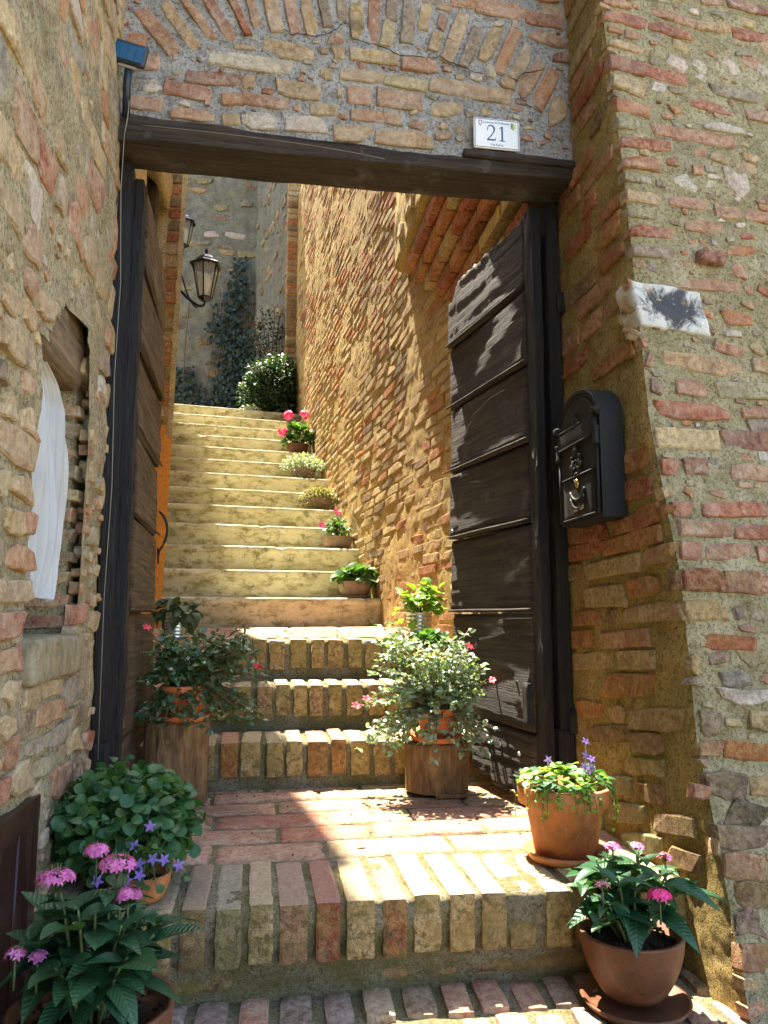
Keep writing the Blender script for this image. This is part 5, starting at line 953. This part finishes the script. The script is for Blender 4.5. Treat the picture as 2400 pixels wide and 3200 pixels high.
def soil(parent, c, r, z, n=60):
    V, F = lathe([(r, 0), (r * .7, .004), (r * .35, .007), (0, .006)], 24, (c[0], c[1], z)); V[:, 2] += .004 * fbm(V * 60, 2, 1); o = put('soil', mk('soil', V, F), MAT['soil'], parent); b = MB()
    for _ in range(n):
        a, q = random.uniform(0, 6.28), r * .95 * math.sqrt(random.random()); s = random.uniform(.003, .008); V, F = rblock(s, s, s, 2, 2, 2, s * .3, s * .2, 90, _); b.add(V + np.array([c[0] + q * math.cos(a), c[1] + q * math.sin(a), z + .006]), F)
    x = b.build('soil_lump', MAT['soil'], o); x['kind'] = 'stuff'
    return o
def saucer(c, r, mat, label, h=.018):
    V, F = lathe([(0, 0), (r * .86, 0), (r, h), (r - .006, h), (r * .82, .006), (0, .006)], 40, c); return tag(put('saucer', mk('saucer', V, F), mat), label, 'saucer')

# -- pentas with large leaves: every leaf is a part
def pentas(c, ztop, pot, label, cat, spreadr, height, n_stem, flowers, group, seed, lsize, lean=(0, 0), pale=False):
    rg = random.Random(seed); t = thing('potted_pentas', c, label, cat, group); pot(t)
    for i in range(n_stem):
        a = i * 2.4 + rg.uniform(-.3, .3); q = math.sqrt((i + .5) / n_stem); end = np.array([c[0] + lean[0] + spreadr * q * math.cos(a), c[1] + lean[1] + spreadr * q * math.sin(a), ztop + height * (1 - .45 * q * q) * rg.uniform(.82, 1.05)])
        st_ = np.array([c[0] + .02 * math.cos(a), c[1] + .02 * math.sin(a), ztop - .01]); mid = st_ * .45 + end * .55; mid[2] += .01; P = bez(st_, mid + np.array([0, 0, .02]), end, 9)
        V, F = tube(P, np.linspace(.0035, .002, 9), 5); put('stem', mk('stem', V, F), MAT['stem'], t)
        for lev, f in enumerate((.42, .62, .80, .97)):
            if lev == 0 and q < .35: continue
            p = P[int(f * 8)]; base = a + lev * math.pi / 2 + rg.uniform(-.3, .3)
            for k in (0, 1):
                b2 = base + k * math.pi; s = lsize * rg.uniform(.55, 1.18) * (1.0 if lev < 3 else .72); up = rg.uniform(-.25, .25) + .12 * lev
                D = (math.cos(b2), math.sin(b2), up); qd = rg.randrange(len(PENT)); leaf_obj(t, 'pent%d' % qd, PENT[qd], MAT['leaf_pent'], p, D, (rg.uniform(-.25, .25), rg.uniform(-.25, .25), 1), s)
    for (p, r, mt, bare) in flowers:
        b = MB(); p = np.array(p, float)
        for _ in range(70 if not bare else 15):
            v = unit(np.array([rg.gauss(0, 1), rg.gauss(0, 1), abs(rg.gauss(0, .9)) + .1])); flower5(b, p + v * np.array([r, r, r * .5]) * rg.uniform(.8, 1.1), v + np.array([0, 0, .4]), .0088 * rg.uniform(.75, 1.15))
        b.build('flower_head', MAT[mt], t); sb = MB()
        for _ in range(16):
            v = unit(np.array([rg.gauss(0, 1), rg.gauss(0, 1), abs(rg.gauss(0, 1))])); sb.add(*tube([p - np.array([0, 0, r * .8]), p + v * r * .9], .0008, 4))
        sb.add(*tube([p - np.array([0, 0, .05]), p - np.array([0, 0, r * .7])], .002, 5)); sb.build('flower_stalk', MAT['stem'], t)
    return t
def potBR(t):
    V, F = lathe(bowl_profile(.099, .055, .114), 48, (.722, 1.50, -.160), .006); put('pot', mk('pot', V, F), MAT['clay_dark'], t); soil(t, (.722, 1.50), .089, -.068, 160)
saucer((.725, 1.50, -.186), .104, MAT['clay_dark'], 'dark clay saucer on the street bricks beneath the pink pentas bowl', .020)
pentas((.722, 1.50, -.160), -.06, potBR, 'green pentas with fading pink flowers in a dark clay bowl on the street', 'potted plant', .125, .165, 15,
       [((.735, 1.405, .048), .019, 'magenta', False), ((.635, 1.43, .062), .013, 'pink_pale', True), ((.70, 1.52, .104), .012, 'pink', True), ((.755, 1.53, .098), .013, 'pink', True), ((.80, 1.5, .085), .011, 'pink', True)], 'potted pentas', 5, .082)
def potBL(t):
    V, F = lathe(bowl_profile(.125, .07, .15), 48, (-.25, 1.345, -.19), .006); put('pot', mk('pot', V, F), MAT['clay_dark'], t); soil(t, (-.25, 1.345), .112, -.065, 80)
pentas((-.25, 1.345, -.19), -.06, potBL, 'dark leaved pentas with bright pink flower heads beside the brown hatch', 'potted plant', .112, .215, 19,
       [((-.312, 1.34, .150), .026, 'pink', False), ((-.222, 1.355, .162), .027, 'pink', False), ((-.262, 1.39, .176), .017, 'pink', False), ((-.200, 1.33, .125), .018, 'pink', False), ((-.352, 1.29, .062), .014, 'pink', True), ((-.318, 1.28, .060), .012, 'pink', True)], 'potted pentas', 9, .094)

# -- bellflower bush at the left and its small bowl
t = thing('potted_bellflower', (-.285, 1.80, 0), 'bushy round-leaved bellflower plant in shade before the tall log', 'potted plant')
V, F = lathe(pot_profile(.085, .06, .13, .010, .03), 36, (-.285, 1.80, .002)); put('pot', mk('pot', V, F), MAT['terra'], t)
ctr = np.array([-.285, 1.80, .115])
for i in range(290):
    v = unit(np.array([random.gauss(0, 1), random.gauss(0, 1) - .25, random.gauss(.35, .8)])); q = .78 + .22 * random.random(); p = ctr + v * np.array([.165, .15, .135]) * q
    if v[2] < -.6: continue
    if p[0] < -.405: p[0] = -.405 + random.uniform(0, .03)
    D = unit(v * np.array([1, 1, .3]) + np.array([random.uniform(-1, 1), random.uniform(-1, 1), random.uniform(-.9, .2)])); k = random.randrange(3); v = v + np.array([random.uniform(-.6, .6), random.uniform(-.6, .6), random.uniform(-.1, .6)])
    leaf_obj(t, 'camp%d' % k, CAMP[k], MAT['leaf_camp'], p, D, v + np.array([0, 0, .4]), random.uniform(.015, .034))
n = 1500; v = unit(RNG.normal(size=(n, 3)) * np.array([1, 1, .9])); p = ctr + v * np.array([.15, .135, .12]) * RNG.uniform(.5, .95, (n, 1)); b = MB().add(*spread(CAMP[0], p, v + RNG.normal(size=(n, 3)) * .4, v + np.array([0, 0, .5]), RNG.uniform(.016, .03, n))); b.build('inner_foliage', MAT['leaf_camp_st'], t, kind='stuff')
b = MB()
for i in range(60):
    vv = unit(np.array([random.gauss(0, 1), random.gauss(0, 1), random.gauss(0, .7)])); b.add(*tube(bez((-.285, 1.80, .12), ctr + vv * .07, ctr + vv * np.array([.16, .145, .13]), 5), .0012, 4))
b.build('stems', MAT['stem'], t, kind='stuff')
t = thing('potted_bellflower', (-.205, 1.665, 0), 'small terracotta bowl of violet bellflowers at the platform edge', 'potted plant')
V, F = lathe(bowl_profile(.052, .034, .05, .006), 36, (-.222, 1.675, .002)); put('pot', mk('pot', V, F), MAT['terra'], t); soil(t, (-.222, 1.675), .044, .032, 30)
b = MB(); sb = MB(); lf = []
for i in range(44):
    a = random.uniform(0, 6.28); e = np.array([-.215 + .085 * math.cos(a) * random.uniform(.2, 1), 1.665 + .07 * math.sin(a), .05 + random.uniform(-.04, .085)]); P = bez((-.222, 1.675, .03), (-.222 + .03 * math.cos(a), 1.675 + .03 * math.sin(a), .12), e, 7); sb.add(*tube(P, .0009, 4))
    for k in range(2, 7): lf.append((P[k], random.uniform(.008, .018)))
lp = np.array([x[0] for x in lf]); n = len(lp); V, F = spread(CAMP[0], lp, RNG.normal(size=(n, 3)) * np.array([1, 1, .5]), np.tile([0, 0, 1.], (n, 1)) + RNG.normal(size=(n, 3)) * .4, [x[1] for x in lf]); b.add(V, F)
b.build('foliage', MAT['leaf_camp_st'], t, kind='stuff'); sb.build('stems', MAT['stem'], t, kind='stuff')
for p in [(-.208, 1.615, .155), (-.235, 1.62, .118), (-.198, 1.60, .098), (-.222, 1.60, .090), (-.178, 1.605, .095), (-.150, 1.61, .082), (-.222, 1.60, .070), (-.246, 1.605, .060), (-.30, 1.61, .06)]:
    fb = MB(); flower5(fb, p, (random.uniform(-.4, .4), -1, random.uniform(-.2, .6)), .0125); fb.build('flower', MAT['violet'], t)

# -- purslane on the logs
def purslane(c, zpot, rx, rz, n_st, label, flowers, seed, leafmat, skew, lsz=(.015, .028), hang=.35, group='purslane pots on logs'):
    rg = np.random.default_rng(seed); t = thing('potted_purslane', (*c, zpot), label, 'potted plant', group)
    V, F = lathe(pot_profile(.072, .050, .095, .008, .022), 36, (*c, zpot + .004)); put('pot', mk('pot', V, F), MAT['terra_red'], t)
    z0 = zpot + .085; P_, D_, U_, S_ = [], [], [], []; sb = MB()
    for i in range(n_st):
        a = rg.uniform(0, 2 * np.pi); el = rg.uniform(-.42, 1.0); q = rg.uniform(.65, 1.05)
        e = np.array([c[0] + rx * math.cos(a) * (1 - .35 * max(el, 0)) * q + skew[0] * q, c[1] + rx * .72 * math.sin(a) * (1 - .35 * max(el, 0)) * q + skew[1], z0 + rz * el * q + (.02 if el > 0 else -hang * .1)])
        m = np.array([c[0] + .4 * (e[0] - c[0]), c[1] + .4 * (e[1] - c[1]), z0 + .05 + .5 * max(0, e[2] - z0)]); P = bez((c[0] + rg.uniform(-.03, .03), c[1] + rg.uniform(-.03, .03), z0 - .01), m, e, 10); sb.add(*tube(P, np.linspace(.0017, .001, 10), 4))
        for k in range(2, 10):
            tg = P[k] - P[k - 1]
            for _ in range(2 if k < 8 else 3):
                d = unit(rg.normal(size=3) * np.array([1, 1, .5]) + unit(tg) * .5 + np.array([0, 0, .1])); P_.append(P[k] + rg.normal(size=3) * .003); D_.append(d); U_.append(unit(np.array([0, -.35, 1.]) + rg.normal(size=3) * .38)); S_.append(rg.uniform(*lsz))
    MB().add(*spread(PORT, np.array(P_), np.array(D_), np.array(U_), S_)).build('foliage', MAT[leafmat], t, kind='stuff'); sb.build('stems', MAT['stem_red'], t, kind='stuff')
    for p in flowers:
        fb = MB(); p = np.array(p); nn = unit(np.array([rg.uniform(-.4, .4), -.6, .8]))
        for r_, k in ((.017, 6), (.012, 5)): flower5(fb, p, nn, r_, k, SMALL)
        fb.build('flower', MAT['red'], t); V, F = tube(bez(p, (p + np.array([c[0], c[1], z0])) / 2 + np.array([0, 0, .03]), (c[0], c[1], z0), 7), .0013, 4); put('flower_stalk', mk('flower_stalk', V, F), MAT['stem_red'], t)
    return t
saucer((-.235, 2.495, .243), .083, MAT['terra_red'], 'orange plastic saucer on the tall log stump')
purslane((-.235, 2.495), .250, .190, .165, 260, 'dark green purslane with two red flowers on the tall log', [(-.348, 2.46, .525), (-.010, 2.44, .405)], 4, 'leaf_port', (.055, -.01))
saucer((.562, 2.49, .163), .086, MAT['terra_red'], 'orange plastic saucer on the short log stump')
purslane((.562, 2.49), .170, .215, .25, 250, 'sunlit purslane with red flowers on the short log', [(.655, 2.42, .463), (.735, 2.44, .355), (.29, 2.40, .287), (.325, 2.42, .305)], 6, 'leaf_port_sunlit', (-.04, -.02))

# -- generic potted plants
def bunch(t, c, n, rad, size, mat, tpl=SMALL, up=.3, flat=1.0, name='foliage', stems=None, nst=20, droop=0.0):
    v = unit(RNG.normal(size=(n, 3)) + np.array([0, 0, up])); v[:, 2] = np.abs(v[:, 2]) if droop == 0 else v[:, 2]
    p = np.array(c) + v * np.array(rad) * (RNG.uniform(0.05, 1, (n, 1)) ** .45); D = unit(v * np.array([1, 1, .5]) + RNG.normal(size=(n, 3)) * .5 + np.array([0, 0, -droop])); U = unit(v * .4 + np.array([0, -.3, 1.0]) + RNG.normal(size=(n, 3)) * .35)
    MB().add(*spread(tpl, p, D, U, RNG.uniform(*size, n))).build(name, MAT[mat], t, kind='stuff')
    if stems:
        b = MB()
        for k in range(nst): b.add(*tube(bez((c[0], c[1], c[2] - .02), (np.array(c) + p[k]) / 2 + np.array([0, 0, .02]), p[k], 5), stems, 4))
        b.build('stems', MAT['stem'], t, kind='stuff')
    return p
# terracotta pot with bellflowers before the reveal
saucer((.712, 1.80, .001), .098, MAT['terra'], 'wide terracotta saucer at the corner of the platform', .020)
t = thing('potted_bellflower', (.712, 1.80, .008), 'tall terracotta pot of sunlit bellflowers beside the right wall', 'potted plant')
V, F = lathe(pot_profile(.108, .070, .158, .010, .040), 56, (.712, 1.80, .008)); put('pot', mk('pot', V, F), MAT['terra'], t); soil(t, (.712, 1.80), .097, .142, 30)
for i in range(170):
    a = random.uniform(0, 6.28); q = math.sqrt(random.random()) * .105; p = (.712 + q * math.cos(a), 1.80 + q * math.sin(a), .165 + .035 * random.random() * (1.2 - q / .105) + .012); k = random.randrange(3)
    leaf_obj(t, 'campS%d' % k, CAMP[k], MAT['leaf_camp'] if random.random() < .5 else MAT['leaf_lime'], p, (math.cos(a) + random.uniform(-.6, .6), math.sin(a) + random.uniform(-.6, .6), random.uniform(-.35, .3)), (random.uniform(-.4, .4), random.uniform(-.4, .4), 1), random.uniform(.014, .026))
b = MB(); lf = []; sb = MB()
for i in range(26):
    a = -1.57 + random.gauss(0, .75); e = np.array([.712 + .118 * math.cos(a), 1.80 + .118 * math.sin(a), random.uniform(.075, .15)]); P = bez((.712 + .06 * math.cos(a), 1.80 + .06 * math.sin(a), .165), (.712 + .125 * math.cos(a), 1.80 + .125 * math.sin(a), .19), e, 8); sb.add(*tube(P, .0008, 4))
    for k in range(3, 8): lf.append((P[k], random.uniform(.005, .013)))
lp = np.array([x[0] for x in lf]); n = len(lp); b.add(*spread(CAMP[0], lp, RNG.normal(size=(n, 3)), np.tile([0, -.6, .8], (n, 1)) + RNG.normal(size=(n, 3)) * .3, [x[1] for x in lf])); b.build('trailing_leaves', MAT['leaf_lime'], t, kind='stuff'); sb.build('stems', MAT['stem'], t, kind='stuff')
for p in [(.765, 1.79, .232), (.775, 1.78, .225), (.752, 1.77, .212), (.768, 1.765, .209), (.760, 1.765, .203), (.668, 1.78, .226), (.770, 1.80, .262)]:
    fb = MB(); flower5(fb, p, (random.uniform(-.4, .4), -.8, random.uniform(0, .7)), .0115); fb.build('flower', MAT['violet'], t); V, F = tube([p, (p[0], p[1] + .01, .165)], .0008, 4); put('flower_stalk', mk('flower_stalk', V, F), MAT['stem'], t)

def bucket(t, c, r, h, ribs=5):
    pr_ = [(0, 0), (r * .82, 0)]
    for i in range(26): f = (i + 1) / 26; pr_.append((r * (.82 + .18 * f) + .0016 * math.sin(i * 1.9), h * f))
    pr_ += [(r + .003, h), (r - .004, h), (r * .9, h - .03), (0, h - .03)]; V, F = lathe(pr_, 32, c); put('bucket', mk('bucket', V, F), MAT['zinc'], t)
t = thing('planted_bucket', (-.355, 3.34, .466), 'ribbed zinc bucket with drooping leaves behind the dark purslane', 'planted bucket', 'zinc buckets on the landing'); bucket(t, (-.355, 3.34, .466), .058, .11); soil(t, (-.355, 3.34), .05, .55, 10)
bunch(t, (-.355, 3.34, .575), 70, (.085, .075, .055), (.045, .07), 'leaf_dark', leaf_tpl(1, .62, 6, 'ovate', .2, -.5), .5, droop=.35)
t = thing('planted_bucket', (.66, 3.16, .45), 'ribbed zinc bucket with lime green ivy leaves on the landing edge', 'planted bucket', 'zinc buckets on the landing'); bucket(t, (.655, 3.22, .455), .056, .12); soil(t, (.655, 3.22), .05, .55, 10)
bunch(t, (.655, 3.20, .575), 60, (.10, .08, .10), (.03, .055), 'leaf_lime', CAMP[1], .7, stems=.0014, nst=30); bunch(t, (.585, 3.17, .49), 30, (.075, .05, .08), (.022, .038), 'leaf_lime', CAMP[1], -.3, name='trailing_leaves', droop=.3, stems=.001)
bunch(t, (.70, 3.20, .65), 12, (.05, .05, .06), (.03, .05), 'leaf_lime', CAMP[0], .9, name='tall_leaves', stems=.001, nst=12)
V, F = spread(CAMP[0], np.array([[.575, 3.12, .665]]), np.array([[-.6, -.5, .1]]), np.array([[0, -.3, 1.]]), [.05]); lv = put('leaf', mk('leaf', V, F), MAT['leaf_camp'], t); V, F = tube(bez((.64, 3.2, .56), (.60, 3.15, .6), (.575, 3.12, .665), 6), .0012, 4); put('leaf_stalk', mk('leaf_stalk', V, F), MAT['stem'], lv)
t = thing('potted_herb', (.655, 2.98, .307), 'terracotta pot of fresh green leaves between bucket and sunlit purslane', 'potted plant')
V, F = lathe(pot_profile(.070, .052, .13, .008, .03), 32, (.655, 2.98, .307)); put('pot', mk('pot', V, F), MAT['terra_red'], t); bunch(t, (.655, 2.98, .43), 260, (.085, .075, .075), (.016, .030), 'leaf_step', CAMP[0], .4)

def step_spot(k, off, fr=.14):
    c, z = stair_c(k); Y = c[1] + RD[1] * .7 + HD[1] * fr; return np.array([wall_x(Y) - off, Y, z])
def step_pot(k, off, r, h, mat, label, sauc, cat='potted plant', name='potted_plant'):
    p = step_spot(k, off); t = None
    if sauc: saucer((p[0], p[1], p[2] + .001), r * .95, MAT[mat], sauc, .016)
    z = p[2] + (.008 if sauc else .001); t = thing(name, (p[0], p[1], z), label, cat, 'pots along the concrete stairs')
    V, F = lathe(bowl_profile(r, r * .62, h), 36, (p[0], p[1], z)); put('pot', mk('pot', V, F), MAT[mat], t); soil(t, (p[0], p[1]), r - .01, z + h - .02, 10); return t, np.array([p[0], p[1], z + h])
t, c = step_pot(1, .125, .105, .095, 'clay', 'clay bowl of fleshy green leaves on the lowest concrete step', 'flat clay saucer on the lowest concrete step')
bunch(t, c, 90, (.12, .10, .075), (.05, .075), 'leaf_step', CAMP[1], .5, stems=.002)
t, c = step_pot(3, .118, .105, .085, 'clay', 'clay bowl with one upright plant and red blossom', 'flat clay saucer under the red blossom bowl')
bunch(t, c + np.array([0, 0, .02]), 120, (.085, .08, .115), (.03, .05), 'leaf_step', SMALL, .9, stems=.002)
for dx, dz in ((-.01, .175), (-.115, .07)):
    fb = MB()
    for _ in range(5): flower5(fb, c + np.array([dx + random.uniform(-.014, .014), -.03, dz + random.uniform(-.014, .014)]), (random.uniform(-.5, .5), -1, .5), .022, 5, SMALL)
    fb.build('flower', MAT['magenta'], t)
t, c = step_pot(5, .15, .105, .10, 'clay', 'clay bowl overgrown with yellow green sedum', 'flat clay saucer under the sedum bowl')
bunch(t, c + np.array([0, 0, -.01]), 2400, (.15, .12, .10), (.010, .020), 'leaf_sed', PORT, .3)
bunch(t, c + np.array([-.03, -.03, -.06]), 500, (.13, .10, .05), (.010, .018), 'leaf_sed', PORT, -.2, name='hanging_foliage', droop=.5)
t, c = step_pot(7, .18, .105, .11, 'clay', 'clay bowl with silvery trailing foliage on the stairs', None)
bunch(t, c + np.array([0, 0, .0]), 700, (.20, .13, .13), (.020, .036), 'leaf_silver', SMALL, .2, stems=.0012, nst=40); bunch(t, c + np.array([0, -.08, -.04]), 160, (.16, .05, .08), (.018, .03), 'leaf_silver', SMALL, -.3, name='hanging_foliage', droop=.5)
t, c = step_pot(9, .15, .10, .11, 'clay_dark', 'geranium with two magenta flower heads on the upper stairs', None)
bunch(t, c + np.array([0, 0, .03]), 190, (.145, .11, .17), (.035, .065), 'leaf_step', CAMP[0], .5, stems=.0025)
for dx, dz in ((-.085, .275), (.06, .285), (-.14, .12)):
    fb = MB()
    for _ in range(16): v = unit(RNG.normal(size=3)); flower5(fb, c + np.array([dx, -.05, dz]) + v * .033, v + np.array([0, -.6, .3]), .026, 5, SMALL)
    fb.build('flower_head', MAT['magenta'], t); V, F = tube([c + np.array([dx * .3, -.02, .05]), c + np.array([dx, -.05, dz - .02])], .003, 5); put('flower_stalk', mk('flower_stalk', V, F), MAT['stem'], t)
t = thing('potted_flowers', (-.16, 8.3, 2.73), 'low clump of small white flowers beside the dark bush', 'potted plant'); bunch(t, (-.17, 8.12, 2.74), 160, (.10, .06, .06), (.02, .035), 'white_pet', SMALL, .3)
# bush at the stair head, shrub and ivy in the shade
t = thing('bush', (.05, 8.25, 2.73), 'dense dark bush with sun-bleached top at the stair head', 'bush'); [bunch(t, q, n2, r2, (.030, .055), 'leaf_bush', SMALL, .0, name='crown', droop=.02) for q, n2, r2 in (((.10, 8.32, 3.0), 2600, (.27, .28, .34)), ((-.10, 8.28, 2.95), 1500, (.22, .22, .26)), ((.13, 8.38, 3.25), 900, (.20, .2, .22)), ((-.03, 8.3, 3.2), 700, (.2, .18, .16)))]
b = MB()
for i in range(14): a = random.uniform(0, 6.28); b.add(*tube(bez((.06, 8.32, 2.73), (.06 + .05 * math.cos(a), 8.32 + .05 * math.sin(a), 2.9), (.06 + .28 * math.cos(a), 8.32 + .22 * math.sin(a), 3.05 + random.uniform(-.1, .3)), 6), .008, 5))
b.build('trunk', MAT['twig'], t)
t = thing('shrub', (.06, 9.1, 2.73), 'thin dark shrub climbing behind the stair head bush', 'shrub'); bunch(t, (.05, 9.2, 3.75), 1500, (.34, .3, .62), (.03, .055), 'leaf_ivy', SMALL, .0, name='crown', droop=.02)
b = MB()
for i in range(9): b.add(*tube(bez((.05, 9.2, 2.73), (.05 + random.uniform(-.1, .1), 9.2, 3.3), (.05 + random.uniform(-.3, .2), 9.15, 4.0 + random.uniform(-.3, .4)), 6), .007, 5))
b.build('trunk', MAT['twig'], t)
iv = thing('ivy', (-.5, 10.5, 2.73), 'dark ivy spread over the foot of the back wall', 'ivy')
n = 4200; x = np.concatenate([RNG.normal(-.42, .14, n // 3), RNG.uniform(-2.2, -.2, n - n // 3)]); hmax = np.concatenate([np.full(n // 3, 2.0), np.full(n - n // 3, 1.25)]); z = 2.75 + RNG.uniform(0, 1, n) ** 1.2 * hmax * (1 + .45 * vnoise(np.c_[x * 5, x * 0, x * 0], 3)); x = x + .16 * vnoise(np.c_[z * 2.2, z * 0, z * 0], 8) + RNG.normal(0, .06, n); y_ = 10.57 - (x + .2) * .05 - RNG.uniform(0, .09, n)
MB().add(*spread(IVY, np.c_[x, y_, z], np.c_[RNG.normal(size=n) * .6, -.3 + RNG.normal(size=n) * .2, -.8 + RNG.normal(size=n) * .4], np.tile([0, -1., .3], (n, 1)) + RNG.normal(size=(n, 3)) * .3, RNG.uniform(.04, .075, n))).build('foliage', MAT['leaf_ivy'], iv, kind='stuff')
b = MB()
for i in range(14): x0 = random.gauss(-.55, .2); b.add(*tube(bez((x0, 10.56, 2.7), (x0 + random.uniform(-.2, .2), 10.56, 3.8), (x0 + random.uniform(-.25, .25), 10.56, 4.6 + random.uniform(-.5, .6)), 8), .009, 5))
b.build('trunk', MAT['twig'], iv)
# dry leaf and crumbs on the platform
V, F = leaf_tpl(.030, .016, 5, 'ovate', .5, -.2); V = V @ np.array(Matrix.Rotation(1.9, 3, 'Z')).T + np.array([.262, 1.955, .007]); tag(put('dry_leaf', mk('dry_leaf', V, F), MAT['dry']), 'single curled orange dry leaf on the platform bricks', 'leaf')
b = MB()
for i in range(90):
    s = random.uniform(.002, .007); V, F = rblock(s, s * .8, s * .6, 2, 2, 2, s * .2, s * .2, 90, i); b.add(V + np.array([random.uniform(-.2, .85), random.choice((random.uniform(2.5, 2.63), random.uniform(1.9, 2.6))), s * .3 + .002]), F)
tag(b.build('debris', MAT['twig']), 'crumbs of mortar and dry plant bits on the platform', 'debris', kind='stuff')
